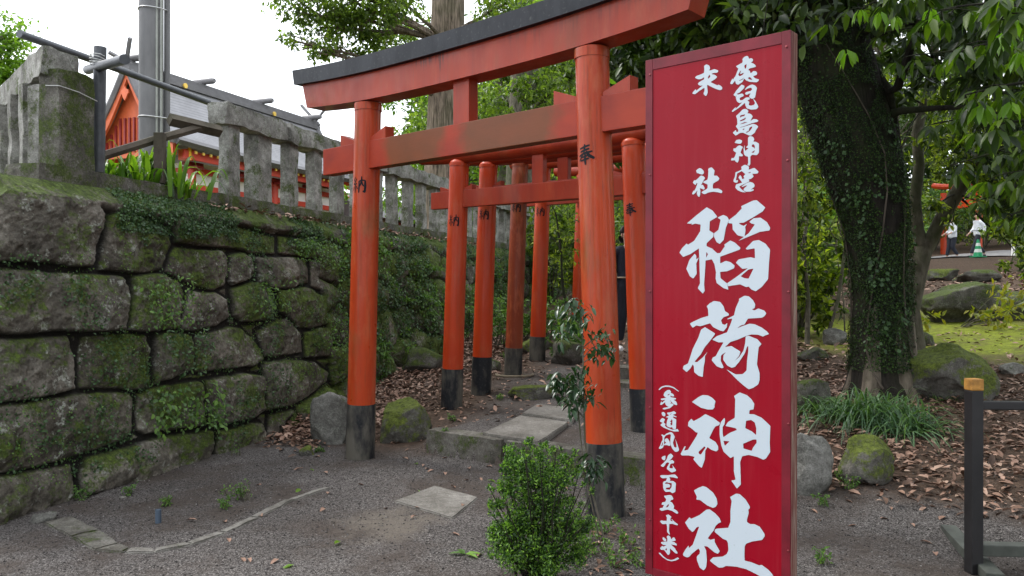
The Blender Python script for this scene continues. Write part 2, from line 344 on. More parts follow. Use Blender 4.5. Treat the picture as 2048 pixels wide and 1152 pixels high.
_c = s_.mix(s_.math('MULTIPLY', s_.ramp(s_.noise(s_.map(s_.pos, (45, 45, 1.6)), 1, 5, .65), [(.5, 0.0), (.72, 1.0)]), .12), _c, (.36, .06, .07)); _c = s_.mix(s_.ramp(s_.noise(s_.pos, 55, 4, .6), [(.70, 0.0), (.76, .5)]), _c, (.12, .01, .015)); s_.col(_c); M['sign'] = s_.m
M['sign_frame'] = plain('sign_frame_paint', (.15, .008, .017), .42, .3, 7, .0008, spec=.3)
M['sign_wood'] = NT('sign_edge_wood', .8, .3); s_ = M['sign_wood']
s_.col(s_.ramp(s_.noise(s_.map(s_.pos, (90, 90, 2.5)), 1, 5, .7), [(.38, (.09, .018, .02)), (.52, (.17, .06, .045)), (.6, (.30, .24, .19)), (.68, (.55, .5, .43))])); s_.bump(s_.noise(s_.map(s_.pos, (90, 90, 2.5)), 1, 5, .7), .002, .8); M['sign_wood'] = s_.m
M['letter'] = NT('white_lettering', .45, .4); s_ = M['letter']
s_.col(s_.mix(s_.ramp(s_.noise(s_.pos, 160, 3, .6), [(.68, 0.0), (.74, .7)]), (.50, .56, .61), (.26, .31, .26))); M['letter'] = s_.m
M['screw'] = plain('screw_head', (.2, .03, .035), .35, metal=.5)
M['barrier'] = plain('barrier_black', (.014, .013, .014), .45, .35, 9, .0008)
M['barrier_cap'] = plain('barrier_orange', (.40, .19, .035), .6, .5, 22)
M['barrier_foot'] = plain('barrier_foot_grey', (.055, .06, .05), .7, .4, 9, .001)
M['skin'] = plain('skin', (.55, .34, .25), .5); M['hair'] = plain('black_hair', (.015, .012, .012), .4, .3, 60)
M['navy'] = plain('navy_cloth', (.013, .016, .032), .8, .3, 20, .004); M['trouser'] = plain('dark_trouser', (.016, .018, .03), .85, .2, 20, .004)
M['white_cloth'] = plain('white_cloth', (.72, .74, .78), .8, .08, 10, .004); M['shoe_white'] = plain('white_shoe', (.75, .75, .76), .5)
M['belt'] = plain('tan_belt', (.3, .22, .14), .5); M['shoe_dark'] = plain('dark_shoe', (.03, .03, .03), .5)
M['cone_green'] = plain('cone_green', (.01, .30, .12), .4); M['cone_white'] = plain('cone_white', (.7, .74, .7), .4)
M['asphalt'] = plain('road_asphalt', (.19, .185, .185), .9, .2, 5, .003)
M['blue_pipe'] = plain('blue_grey_stub', (.06, .085, .12), .5)
M['terracotta'] = plain('pot_rim', (.16, .13, .085), .8, .3, 15)

# ground: one sheet, gravel / dirt / leaf mould / moss by place
def ground_mat():
    m = NT('ground_gravel_dirt', .95, .2); o = m.pos
    cell = m.n.new('ShaderNodeTexVoronoi'); m.l(o, cell.inputs['Vector']); cell.inputs['Scale'].default_value = 170; cc = m.sep(cell.outputs['Color'])[0]
    cell2 = m.n.new('ShaderNodeTexVoronoi'); m.l(o, cell2.inputs['Vector']); cell2.inputs['Scale'].default_value = 80; cc2 = m.sep(cell2.outputs['Color'])[1]
    g = m.ramp(cc, [(0, (.018, .015, .014)), (.45, (.058, .051, .048)), (.8, (.115, .104, .098)), (1, (.27, .25, .235))])
    g = m.mix(m.ramp(cc2, [(.8, 0.0), (.9, .8)]), g, (.13, .12, .115))
    g = m.mix(1.0, g, m.ramp(m.noise(o, .9, 5, .6), [(.3, (.7, .69, .68)), (.7, (1.25, 1.25, 1.25))]), 'MULTIPLY')
    dirt = m.ramp(m.noise(o, 30, 6, .7), [(.3, (.036, .027, .022)), (.7, (.085, .067, .056))])
    dm = m.noise(o, 1.15, 6, .62); c = m.mix(m.ramp(dm, [(.47, 0.0), (.60, .8)]), g, dirt)
    # pale dusty worn patch by the half-buried slab
    px = m.math('SUBTRACT', m.sep(o)[0], -.78); py = m.math('SUBTRACT', m.sep(o)[1], 5.05)
    rr = m.math('ADD', m.math('MULTIPLY', px, px), m.math('MULTIPLY', m.math('MULTIPLY', py, py), .8))
    w = m.math('ADD', rr, m.math('MULTIPLY', m.math('SUBTRACT', m.noise(o, 5, 5, .65), .5), .42))
    c = m.mix(m.ramp(w, [(.0, .75), (.13, 0.0)]), c, (.15, .128, .105))
    mould = m.ramp(m.noise(o, 22, 6, .7), [(.3, (.028, .019, .013)), (.55, (.085, .055, .038)), (.75, (.17, .115, .08))])
    c = m.mix(m.attr('litter'), c, mould)
    moss = m.ramp(m.noise(o, 16, 6, .7), [(.3, (.07, .09, .01)), (.7, (.26, .30, .03))])
    c = m.mix(m.math('MULTIPLY', m.attr('lawn'), m.ramp(m.noise(o, 2.2, 5, .7), [(.32, .25), (.52, 1.0)])), c, moss)
    m.col(c)
    h = m.math('ADD', m.math('MULTIPLY', m.voro(o, 170), -1.0), m.math('MULTIPLY', m.voro(o, 80), -.6))
    b = m.bump(h, .006, .8); m.bump(m.noise(o, 9, 6, .6), .03, .55, b); return m.m
M['ground'] = ground_mat()
# ---------------------------------------------------------------- terrain
TS = [-60, 0, 1.2, 1.9, 2.7, 3.9, 4.4, 6, 10, 20, 30, 60, 120]
TZ = [0, .18, .20, .26, .38, .45, .58, .75, 1.1, 1.85, 2.56, 5.5, 12]
KA = np.array([-.74, 7.2]); KD = np.array([.817, -.577]); KN = np.array([.577, .817])
def hgt(x, y):
    x = np.asarray(x, dtype=float); y = np.asarray(y, dtype=float)
    s = (x - KA[0]) * KN[0] + (y - KA[1]) * KN[1]; q = (x - KA[0]) * KD[0] + (y - KA[1]) * KD[1]
    tab = np.interp(s, TS, TZ); step = np.where(s > 0, tab, 0.0); ramp = np.interp(s, TS, TZ) * smooth(-.5, 1.3, s)
    w = smooth(-.12, .0, q) * (1 - smooth(2.7, 3.3, q))
    far = smooth(30, 70, np.hypot(x, y))
    P = np.stack([x.ravel(), y.ravel(), np.zeros(x.size)], 1)
    n = (fbm(P, .8, 3, 5) * .025 * smooth(.6, 3, s).ravel() + fbm(P, .25, 3, 9) * .3 * smooth(9, 20, s).ravel() + fbm(P, 1.5, 2, 2) * .006).reshape(x.shape)
    return w * step + (1 - w) * ramp + n + 0 * far
def hz(x, y): return float(hgt(np.array([x]), np.array([y]))[0])
def ground_at(px, py, z=None):
    """the ground point that the photograph shows at this pixel"""
    d = Vector(((px - CX) / F, 1, (HY - py) / F))
    if z is not None: t = (z - CAMH) / d.z; return Vector((0, 0, CAMH)) + d * t
    t = 2.0
    while t < 80:
        p = Vector((0, 0, CAMH)) + d * t
        if p.z < hz(p.x, p.y): break
        t += .02
    return Vector((p.x, p.y, hz(p.x, p.y)))
def at(px, py, Y): return Vector(((px - CX) / F * Y, Y, CAMH + (HY - py) / F * Y))

def axis(segs):
    out = []
    for a, b, st in segs: out += list(np.arange(a, b, st))
    return np.array(out + [segs[-1][1]])
gx = axis([(-60, -12, 4), (-12, -4, .5), (-4, 4.5, .05), (4.5, 12, .25), (12, 40, 2), (40, 100, 10)])
gy = axis([(-12, 2, 1), (2, 3.4, .2), (3.4, 9, .05), (9, 16, .15), (16, 40, .8), (40, 120, 5)])
X, Y = np.meshgrid(gx, gy); Z = hgt(X, Y); V = np.stack([X.ravel(), Y.ravel(), Z.ravel()], 1)
nx, ny = len(gx), len(gy); I = np.arange(nx * ny).reshape(ny, nx)
Fq = np.stack([I[:-1, :-1].ravel(), I[:-1, 1:].ravel(), I[1:, 1:].ravel(), I[1:, :-1].ravel()], 1)
me = npmesh('ground', V, Fq)
s_g = (X - KA[0]) * KN[0] + (Y - KA[1]) * KN[1]; q_g = (X - KA[0]) * KD[0] + (Y - KA[1]) * KD[1]
nn = fbm(V, 1.1, 4, 21).reshape(X.shape)
wall_off = (X + 3.24) * .958 - (Y - 5.07) * .287
lit_r = smooth(1.5, 2.2, X) * smooth(.2, .75, s_g + nn * .5 + smooth(2.5, 5, X) * .1)
lit_m = smooth(-.35, .1, s_g + nn * .3) * (1 - smooth(1.5, 2.1, wall_off + nn * .5)) * (X < 2)
lit_f = smooth(3.2, 5, s_g + nn)
litter = np.maximum(np.maximum(lit_r, lit_m), lit_f)
fattr(me, 'litter', litter.ravel())
lawn = smooth(4.6, 5.6, s_g + nn * .9) * smooth(3.6, 4.6, X) * (1 - smooth(8.0, 10, s_g + nn * 1.5))
fattr(me, 'lawn', lawn.ravel())
g_o = link_mesh('ground', me, M['ground'], None, True); tag(g_o, kind='structure')

# ---------------------------------------------------------------- big stone wall (height field on a battered plane)
B0 = np.array([-3.24, 5.07, 0]); WD = np.array([.2873, .9578, 0]); WN = np.array([.9578, -.2873, 0])
RD = np.array([-.662, .749, 0]); RN = np.array([-.749, -.662, 0])
def backset(z): return .16 * z + np.maximum(0, z - 2.16) * 1.15
def tcorner(z): return -.30 + .12 * z / 2.2 + .58 * smooth(1.75, 2.25, z)
def px_to_wall(px, py):
    d = np.array([(px - CX) / F, 1, (HY - py) / F]); C0 = np.array([0, 0, CAMH])
    lam = -(((C0 - B0) @ WN) + .16 * CAMH) / (d @ WN + .16 * d[2]); P = C0 + lam * d
    return (P - B0) @ WD, P[2]
Z2 = lambda pts: [(x / 2.88, 350 + y / 2.88) for x, y in pts]
Z3 = lambda pts: [(x / 2.866, 750 + y / 2.866) for x, y in pts]
ST = [(Z2([(-150,150),(60,20),(300,35),(540,85),(605,225),(600,300),(575,400),(560,470),(530,528),(400,532),(300,508),(60,498),(-150,515)]), .35),
 (Z2([(622,230),(700,215),(900,260),(975,310),(1010,405),(975,460),(945,545),(860,565),(740,565),(575,550),(590,470),(602,400)]), .62),
 (Z2([(990,248),(1100,230),(1350,290),(1600,360),(1600,455),(1450,455),(1400,435),(1290,420),(1020,395),(1000,300)]), .85),
 (Z2([(890,240),(985,250),(975,300),(940,280)]), .6),
 (Z2([(1022,412),(1270,430),(1310,475),(1318,560),(1300,640),(1240,668),(1080,620),(960,555),(985,460)]), .5),
 (Z2([(1328,460),(1400,440),(1450,470),(1462,560),(1440,600),(1350,640),(1325,620)]), .45),
 (Z2([(1475,470),(1700,470),(1780,490),(1790,620),(1700,650),(1560,660),(1482,620)]), .38),
 (Z2([(1800,490),(1900,480),(2010,540),(2060,600),(2060,710),(1900,690),(1802,640)]), .25),
 (Z2([(1612,350),(1800,370),(2060,440),(2060,520),(1900,470),(1790,480),(1620,455)]), .8),
 (Z2([(-150,545),(60,530),(330,560),(540,565),(700,580),(740,640),(742,720),(722,900),(540,905),(360,900),(200,918),(-150,918)]), .4),
 (Z2([(760,580),(930,560),(1040,610),(1070,660),(1065,840),(1040,885),(930,903),(737,903),(737,800),(757,700)]), .66),
 (Z2([(1088,662),(1250,672),(1318,712),(1328,820),(1260,868),(1130,898),(1058,893),(1057,850),(1078,740)]), .12),
 (Z2([(1332,655),(1450,612),(1540,622),(1588,720),(1592,800),(1540,838),(1400,853),(1342,810)]), .72),
 (Z2([(1602,662),(1760,642),(1860,690),(1912,740),(1903,850),(1800,888),(1730,878),(1662,815),(1612,790)]), .72),
 (Z2([(1928,742),(2060,720),(2060,860),(1922,850)]), .8),
 (Z2([(-150,940),(200,935),(403,915),(440,1000),(450,1100),(438,1240),(200,1285),(20,1318),(-150,1328)]), .3),
 (Z2([(482,927),(640,914),(858,917),(875,1000),(866,1080),(874,1228),(780,1238),(462,1238),(467,1050)]), .62),
 (Z2([(902,922),(980,904),(1088,908),(1112,950),(1127,1040),(1122,1118),(1060,1158),(890,1208),(887,1050)]), .62),
 (Z2([(1133,932),(1330,868),(1400,884),(1506,1000),(1516,1060),(1450,1108),(1250,1130),(1133,1138),(1138,1040)]), .55),
 (Z2([(1482,902),(1600,832),(1650,822),(1742,902),(1742,1028),(1600,1048),(1532,1048),(1512,980)]), .38),
 (Z2([(1763,907),(1850,872),(2060,890),(2060,1030),(1900,1048),(1758,1053)]), .7),
 (Z2([(1515,1075),(1648,1063),(1820,1070),(1890,1130),(1895,1190),(1800,1262),(1700,1330),(1530,1365)]), .45),
 (Z2([(1900,1100),(2000,1065),(2100,1080),(2100,1230),(1950,1240),(1905,1180)]), .6),
 (Z3([(-150,190),(20,172),(430,108),(758,98),(778,130),(772,318),(738,368),(480,462),(200,537),(0,572),(-150,582)]), .42),
 (Z3([(792,102),(900,62),(1138,33),(1168,62),(1187,290),(1000,318),(842,343),(792,320),(787,200)]), .6),
 (Z3([(1172,28),(1400,-10),(1500,0),(1513,60),(1518,190),(1468,258),(1203,293)]), .5),
 (Z3([(493,477),(850,373),(1000,338),(1228,313),(1238,380),(1218,480),(1050,560),(760,640),(460,700),(458,560)]), .42),
 (Z3([(1248,322),(1500,268),(1523,310),(1533,380),(1450,410),(1300,480),(1235,500)]), .5),
 (Z3([(1550,230),(1700,195),(1640,300),(1600,400),(1545,400),(1540,330)]), .45),
 (Z3([(-150,600),(200,545),(430,505),(442,560),(438,740),(240,840),(-150,920)]), .45)]
def in_poly(P, poly):
    inside = np.zeros(len(P), bool); n = len(poly); j = n - 1
    for i in range(n):
        xi, yi = poly[i]; xj, yj = poly[j]
        c = ((yi > P[:, 1]) != (yj > P[:, 1])); inside ^= c & (P[:, 0] < (xj - xi) * (P[:, 1] - yi) / (yj - yi + 1e-12) + xi); j = i
    return inside
def sdist(P, poly):
    d = np.full(len(P), 1e9); n = len(poly)
    for i in range(n):
        a = np.array(poly[i]); b = np.array(poly[(i + 1) % n]); ab = b - a; t = np.clip(((P - a) @ ab) / (ab @ ab + 1e-12), 0, 1)
        d = np.minimum(d, np.hypot(*(P - a - t[:, None] * ab).T))
    return np.where(in_poly(P, poly), d, -d)
WALLPOLY = [([px_to_wall(*p) for p in pl], ms) for pl, ms in ST]
def voro2(P, cw, ch, seed):
    """F1,F2 of a brick-like jittered lattice; returns edge distance and cell id"""
    q = P / np.array([cw, ch]); row = np.floor(q[:, 1]).astype(int); best = np.full(len(P), 1e9); sec = np.full(len(P), 1e9); idb = np.zeros(len(P))
    for dr in (-1, 0, 1):
        r = row + dr; off = (r & 1) * .5; cc = np.floor(q[:, 0] - off).astype(int)
        for dc in (-1, 0, 1, 2):
            c = cc + dc; jx = _T[(c * 7 + seed) & 63, (r * 3 + 5) & 63, 1]; jy = _T[(c * 5 + 3) & 63, (r * 11 + seed) & 63, 2]
            sx = (c + off + .2 + .6 * jx) * cw; sy = (r + .3 + .4 * jy) * ch
            d = np.hypot((P[:, 0] - sx) * .85, (P[:, 1] - sy) * 1.1); idn = _T[(c * 13) & 63, (r * 17 + seed) & 63, 4]
            m1 = d < best; sec = np.where(m1, best, np.minimum(sec, d)); idb = np.where(m1, idn, idb); best = np.where(m1, d, best)
    return (sec - best) / 2, idb
def relief(T, Zz, traced):
    """height above the wall plane, moss, tint"""
    P = np.stack([T, Zz], 1); W = np.stack([T, Zz, np.zeros_like(T)], 1)
    Pw = P + np.stack([fbm(W, 3.0, 3, 1), fbm(W, 3.0, 3, 2)], 1) * .035
    ed, cid = voro2(Pw, .62, .40, 11)
    h = -.08 + .12 * (1 - np.exp(-np.maximum(ed - .003, 0) / .014)) + .03 * smooth(0, .15, ed) + (cid - .5) * .07 * smooth(.01, .05, ed)
    moss = .5 + cid * .38; tint = cid * .8 + .1
    if traced:
        H = np.full(len(P), -1.0); MO = np.full(len(P), .6); TI = np.full(len(P), .5); DS = np.full(len(P), -9.0); r = np.random.default_rng(5)
        Pt = P + np.stack([fbm(W, 5.0, 3, 6), fbm(W, 5.0, 3, 8)], 1) * .016
        for poly, ms in WALLPOLY:
            a = np.array(poly); lo = a.min(0) - .2; hi = a.max(0) + .2; k = np.where((P[:, 0] > lo[0]) & (P[:, 0] < hi[0]) & (P[:, 1] > lo[1]) & (P[:, 1] < hi[1]))[0]
            tl = (r.random(3) - .5)
            if not len(k): continue
            aniso = np.array([.62, 1.0]); d = sdist(Pt[k] * aniso, [tuple(np.array(q) * aniso) for q in poly]); c = a.mean(0); rel = P[k] - c
            hh = -.035 + (.058 + tl[0] * .04 + np.clip(rel[:, 0] * tl[1] * .10, -.03, .03) + np.clip(rel[:, 1] * tl[2] * .16, -.03, .03)) * (1 - np.exp(-(np.maximum(d - .0, 0) / .0095) ** 1.1)) + .03 * smooth(0, .16, d) - .012
            up = d > DS[k]
            DS[k] = np.where(up, d, DS[k]); H[k] = np.where(up & (d > -.03), hh, H[k]); MO[k] = np.where(up, ms, MO[k]); TI[k] = np.where(up, .5 + tl[0] * .7 + (.25 if ms < .35 else 0), TI[k])
        out = DS < -.03; h2 = np.where(out, -.035 + (h + .035) * smooth(.03, .09, -DS), np.where(DS > 0, H, -.045)); blend = smooth(4.15, 4.5, T)
        use = np.where(T < 4.35, 1, 0); h = np.where(use, h2, h); moss = np.where(use & ~out, MO, moss); tint = np.where(use & ~out, TI, tint)
    n = fbm(W, 4.5, 5, 3) * .040 + fbm(W, 17, 4, 4) * .022 + (np.abs(fbm(W, 8, 4, 12)) - .2) * -.04 + fbm(W, 45, 2, 14) * .008
    lump = np.where(T > 4.3, fbm(W, 1.3, 3, 31) * .12, 0)
    h = h + n * np.clip((h + .04) / .04, .2, 1) + lump; J = np.where(use & ~out, 1 - smooth(.002, .012, DS), 1 - smooth(.002, .013, ed)) if traced else 1 - smooth(.002, .014, ed)
    top = smooth(2.18, 2.25, Zz + fbm(W, 2.5, 3, 15) * .05 + .12 * smooth(.75, 1.3, T)); h = h * (1 - top) + top * (.03 + fbm(W, 6, 4, 16) * .04); moss = moss * (1 - top) + top * (.62 + .3 * fbm(W, 3.0, 3, 33)); J = J * (1 - top)
    return h, moss, tint, J
def wall_grid(name, t0, t1, st, sz, traced, ret=False, parent=None):
    zz = np.arange(-.12, 2.30, sz); ss = np.arange(t0, t1 + st / 2, st); S, Zg = np.meshgrid(ss, zz); S = S.ravel(); Zg = Zg.ravel()
    tc = tcorner(np.maximum(Zg, 0)) if t0 == 0 else 0 * Zg
    T = (tc + S * (t1 - tc) / t1 if t0 == 0 else S) if not ret else -S - 3
    h, moss, tint, J = relief(T, Zg, traced)
    corner = smooth(0, .14, S) if t0 == 0 else 1.0; h = h * corner
    back = backset(Zg)
    if not ret: Pw = B0 + np.outer(T, WD) + np.outer(h - back, WN) + np.outer(Zg, [0, 0, 1])
    else:
        C = B0 + np.outer(tcorner(np.maximum(Zg, 0)), WD) - np.outer(back, WN) + np.outer(Zg, [0, 0, 1])
        Pw = C + np.outer(S, RD) + np.outer(h, RN)
    nx, ny = len(ss), len(zz); I = np.arange(nx * ny).reshape(ny, nx)
    Fq = np.stack([I[:-1, :-1].ravel(), I[:-1, 1:].ravel(), I[1:, 1:].ravel(), I[1:, :-1].ravel()], 1)
    if ret: Fq = Fq[:, ::-1]
    me = npmesh(name, Pw, Fq); fattr(me, 'moss', moss); fattr(me, 'tint', tint); fattr(me, 'joint', J)
    o = link_mesh(name, me, M['wall'], parent, True); return o, Pw, moss
wall_root = empty('stone_wall', (-2.9, 6.2, 0), 'high dry-stone retaining wall of big mossy boulders under the stone fence', 'stone wall')
w1, WP1, WM1 = wall_grid('wall_face', 0, 4.6, .0095, .0095, True, False, wall_root)
w2, WP2, WM2 = wall_grid('wall_face', 4.6, 22, .035, .03, False, False, wall_root)
tag(w2, 'rougher overgrown stretch behind the red gates')
w3, _, _ = wall_grid('wall_return', 0, 9, .04, .03, False, True, wall_root)
# terrace behind the wall
def terr(z=2.3): return B0 - WN * backset(2.3)
c0 = B0 + WD * tcorner(2.2) - WN * (backset(2.293)) ; c1 = c0 + WD * 60; c2 = c0 + RD * 60
me = bpy.data.meshes.new('terrace_ground'); zt = 2.293
me.from_pydata([(c0[0], c0[1], zt), (c1[0], c1[1], zt), (-40, 110, zt), (-70, 60, zt), (c2[0], c2[1], zt)], [], [(0, 1, 2, 3, 4)])
fattr(me, 'litter', [.8] * 5); fattr(me, 'lawn', [.5] * 5)
tag(link_mesh('terrace_ground', me, M['ground']), kind='structure')

# ---------------------------------------------------------------- stone balustrade fences on the wall
FO = B0 - WN * .52                                                   # front line of the base slab
def rough_box(o, ax, ay, az, seed, amp=.012, nseg=None):
    """weathered stone bar: chamfered, subdivided box pushed about by noise"""
    o, ax, ay, az = [Vector(q) for q in (o, ax, ay, az)]
    bm = bmesh.new(); vs = [bm.verts.new(o + ax * i + ay * j + az * k) for k in (0, 1) for j in (0, 1) for i in (0, 1)]
    for q in ((0, 2, 3, 1), (4, 5, 7, 6), (0, 1, 5, 4), (2, 6, 7, 3), (0, 4, 6, 2), (1, 3, 7, 5)): bm.faces.new([vs[i] for i in q])
    L = max(ax.length, ay.length, az.length)
    for _ in range(3 if L < 1.3 else 4 if L < 3 else 5):
        es = [e for e in bm.edges if e.calc_length() > .09]
        if not es: break
        bmesh.ops.subdivide_edges(bm, edges=es, cuts=1, use_grid_fill=True)
    bmesh.ops.triangulate(bm, faces=[f for f in bm.faces if len(f.verts) > 4])
    c = o + (ax + ay + az) / 2; axn, ayn, azn = ax.normalized(), ay.normalized(), az.normalized(); hx, hy, hzz = ax.length / 2, ay.length / 2, az.length / 2
    for v in bm.verts:
        r = v.co - c; e = sorted([hx - abs(r.dot(axn)), hy - abs(r.dot(ayn)), hzz - abs(r.dot(azn))])
        if e[1] < .002: v.co -= r.normalized() * (.012 if e[2] > .002 else .02)
        p = v.co * 6 + Vector((seed, seed * .7, 0)); v.co += mnoise.noise_vector(p) * amp + mnoise.noise_vector(p * 3.1) * amp * .5
    return bm
def bm_build(bm, name, mat, parent=None, smooth_=True):
    me = bpy.data.meshes.new(name); bmesh.ops.recalc_face_normals(bm, faces=bm.faces[:])
    for e in bm.edges:
        if len(e.link_faces) == 2 and e.calc_face_angle(0) > math.radians(35): e.smooth = False
    bm.to_mesh(me); bm.free(); return link_mesh(name, me, mat, parent, smooth_)
def stone_bar(name, o, ax, ay, az, seed, mat, parent, amp=.012): return bm_build(rough_box(o, ax, ay, az, seed, amp), name, mat, parent)
def fp(t, off=0.0, z=0.0): return Vector(FO + WD * t - WN * off + np.array([0, 0, z]))
WDv, WNv, RDv, RNv = Vector(WD), Vector(WN), Vector(RD), Vector(RN)
f1 = empty('stone_fence', fp(3.0, .1, 2.3), 'long mossy stone balustrade on the wall, running behind the red gates', 'stone fence')
tt = .75
for L in (2.3, 2.6, 2.4, 3.0, 3.0, 3.2, 3.4):
    stone_bar('base_slab', fp(tt, 0, 2.22), WDv * (L - .012), -WNv * .32, (0, 0, .205), tt * 3, M['fence_slab'], f1, .014); tt += L
for k in range(29):
    t = 3.11 + .56 * k; big = (k % 5 == 1); w = .27 if big else .205; tt_ = t - (.04 if big else 0)
    pt_h = .78 if not big else .82
    b = rough_box(fp(tt_, .07, 2.40), WDv * w, -WNv * (.125 if not big else .19), (0, 0, pt_h), k * 1.7, .010)
    c = fp(tt_ + w / 2, .16, 2.4)
    if k < 10:
        sh = 1 + .10 * math.sin(k * 5.1)
        for v in b.verts: v.co += WDv * ((v.co.z - 2.4) * .03 * math.sin(k * 3.3))
    o = bm_build(b, 'post', M['fence'], f1)
rl = 3.0
for L in (1.16, 2.6, 2.5, 3.0, 3.0, 3.2, 3.4):
    stone_bar('top_rail', fp(rl, .01, 3.155), WDv * (L - .02), -WNv * .24, (0, 0, .215), rl * 2, M['fence'], f1, .026); rl += L
f2 = empty('stone_fence', fp(1.0, .1, 2.3), 'stone balustrade with a thick corner post at the near end of the wall', 'stone fence')
cp = fp(.974, .03, 2.2)
stone_bar('corner_post', cp, WDv * .353, -WNv * .21 , (0, 0, 1.0), 91, M['fence_slab'], f2, .016)
stone_bar('corner_block', fp(1.03, .25, 2.24), WDv * .26, -WNv * .16, (0, 0, .86), 92, M['fence'], f2, .012)
q0 = Vector((-3.69, 6.2, 0))
for k in range(7):
    p = q0 + RDv * (.40 + .50 * k); stone_bar('post', p + Vector((0, 0, 2.36)) + RNv * .02, RDv * .17, -RNv * .17, (0, 0, .8), 50 + k, M['fence'], f2, .012)
stone_bar('base_slab', q0 + RDv * .02 + RNv * .09 + Vector((0, 0, 2.2)), RDv * 4.2, -RNv * .32, (0, 0, .19), 77, M['fence_slab'], f2, .014)
stone_bar('top_rail', Vector((-3.60, 6.13, 3.14)), RDv * 4.6, WDv * .34, (0, 0, .215), 78, M['fence'], f2, .02)
wi = MB()
wi.tube([fp(.965, .15, 3.05), fp(.968, .02, 3.04), fp(1.15, .012, 3.03), fp(1.335, .015, 3.0)], .0035, 6); wi.build('tie_wire', M['wire'], f2, True)

# pipe barrier closing the gap in the fence
pr = empty('pipe_railing', fp(1.6, .5, 2.3), 'grey pipes and old timbers lashed across the broken gap in the stone fence', 'railing')
PB = .82
def lp(t, z, off=PB): return fp(t, off, z)
MB().tube([lp(1.33, 3.62), lp(2.2, 3.61), lp(3.78, 3.58)], .034, 14).build('pipe', M['pipe'], pr, True)
MB().tube([at(201, 95, 6.75), at(197, 345, 6.75)], .050, 16).build('upright_pipe', M['pipe'], pr, True)
MB().tube([at(176, 140, 7.0), at(250, 119, 6.1)], .040, 14).build('stub_pipe', M['pipe'], pr, True)
a, b = at(187, 318, 6.8), at(412, 252, 7.9); MB().tube([a, a.lerp(b, .5) + Vector((0, 0, .01)), b], .042, 6).build('brace_timber', M['timber'], pr)
a, b = at(339, 239, 7.6), at(440, 263, 8.0); MB().tube([a, b], .062, 4).build('top_timber', M['timber'], pr)
MB().box(at(307, 366, 7.25) , (.085, 0, 0), (0, .08, 0), (0, 0, .46), .004).build('stake', M['timber'], pr)
w_ = MB(); c = at(195, 120, 6.72)
for k in range(5): w_.tube([c + Vector((math.cos(j * .8 + k) * .058, math.sin(j * .8 + k) * .058, -.03 + .015 * k + .01 * math.sin(j))) for j in range(9)], .004, 5)
w_.build('tie_wire', M['wire'], pr, True)

# ---------------------------------------------------------------- kerb, slabs, edging
def kp(q, s, z): p = KA + KD * q + KN * s; return Vector((p[0], p[1], z))
kr = empty('kerb_stones', kp(1.2, .05, 0), 'low mossy kerb of long stones raising the path behind the front gate', 'kerb')
KDv, KNv = Vector((KD[0], KD[1], 0)), Vector((KN[0], KN[1], 0))
for q, L in ((-.02, .86), (.86, .95), (1.83, 1.1)):
    stone_bar('kerb_stone', kp(q, -.035, -.08), KDv * (L - .015), KNv * .2, (0, 0, .295), q * 5 + 3, M['kerb'], kr, .013)
def slab(corners, z0, th, label, seed, amp=.006):
    ps = [ground_at(x, y, z0) for x, y in corners]; bm = bmesh.new()
    bv = [bm.verts.new((p.x, p.y, z0 - th)) for p in ps]; tv = [bm.verts.new((p.x, p.y, z0)) for p in ps]; n = len(ps)
    bm.faces.new(tv); bm.faces.new(bv[::-1])
    for i in range(n): j = (i + 1) % n; bm.faces.new((bv[i], bv[j], tv[j], tv[i]))
    bmesh.ops.bevel(bm, geom=bm.edges[:], offset=.008, segments=2, affect='EDGES')
    for _ in range(3): bmesh.ops.subdivide_edges(bm, edges=[e for e in bm.edges if e.calc_length() > .05], cuts=1, use_grid_fill=True)
    for v in bm.verts: v.co += mnoise.noise_vector(v.co * 9 + Vector((seed, 0, 0))) * amp
    o = bm_build(bm, 'paving_slab', M['slab']); tag(o, label, 'paving slab'); return recenter(o)
slab([(788, 1001), (869, 971), (957, 994), (905, 1036)], .014, .05, 'worn slab half sunk in the gravel in front of the gate', 1, .004)
slab([(965, 866), (1040, 830), (1137, 844), (1079, 883)], .235, .06, 'square slab just behind the kerb, nearer of the pair on the path', 2)
slab([(1043, 826), (1089, 799), (1166, 815), (1146, 840)], .242, .06, 'square slab on the path behind the nearer one, partly under the sapling', 3)
slab([(1236, 765), (1249, 738), (1292, 738), (1285, 765)], .34, .06, 'pale slab seen low between the two red posts', 4)
st_ = empty('stone_step', (1.5, 9.3, .3), 'mossy stone steps under the walker in dark clothes', 'steps')
for k, (yy, zz) in enumerate(((8.75, .42), (9.3, .54))):
    stone_bar('step_stone', (1.0, yy + .25, zz - .2), Vector((1.0, -.33, 0)) * 1.1, Vector((.1, .3, 0)), (0, 0, .2), 30 + k, M['kerb'], st_, .012)
ed_pts = [(85, 1047), (140, 1076), (188, 1104), (245, 1108), (307, 1107), (384, 1092), (453, 1068), (516, 1038), (586, 1003), (663, 977)]
eo = empty('curved_edging', ground_at(307, 1107, 0), 'curved pale concrete edging set in the gravel', 'edging')
gp = [ground_at(x, y, 0) for x, y in ed_pts]
def offs(i):
    d = (gp[min(i + 1, len(gp) - 1)] - gp[max(i - 1, 0)]).normalized(); return Vector((-d.y, d.x, 0))
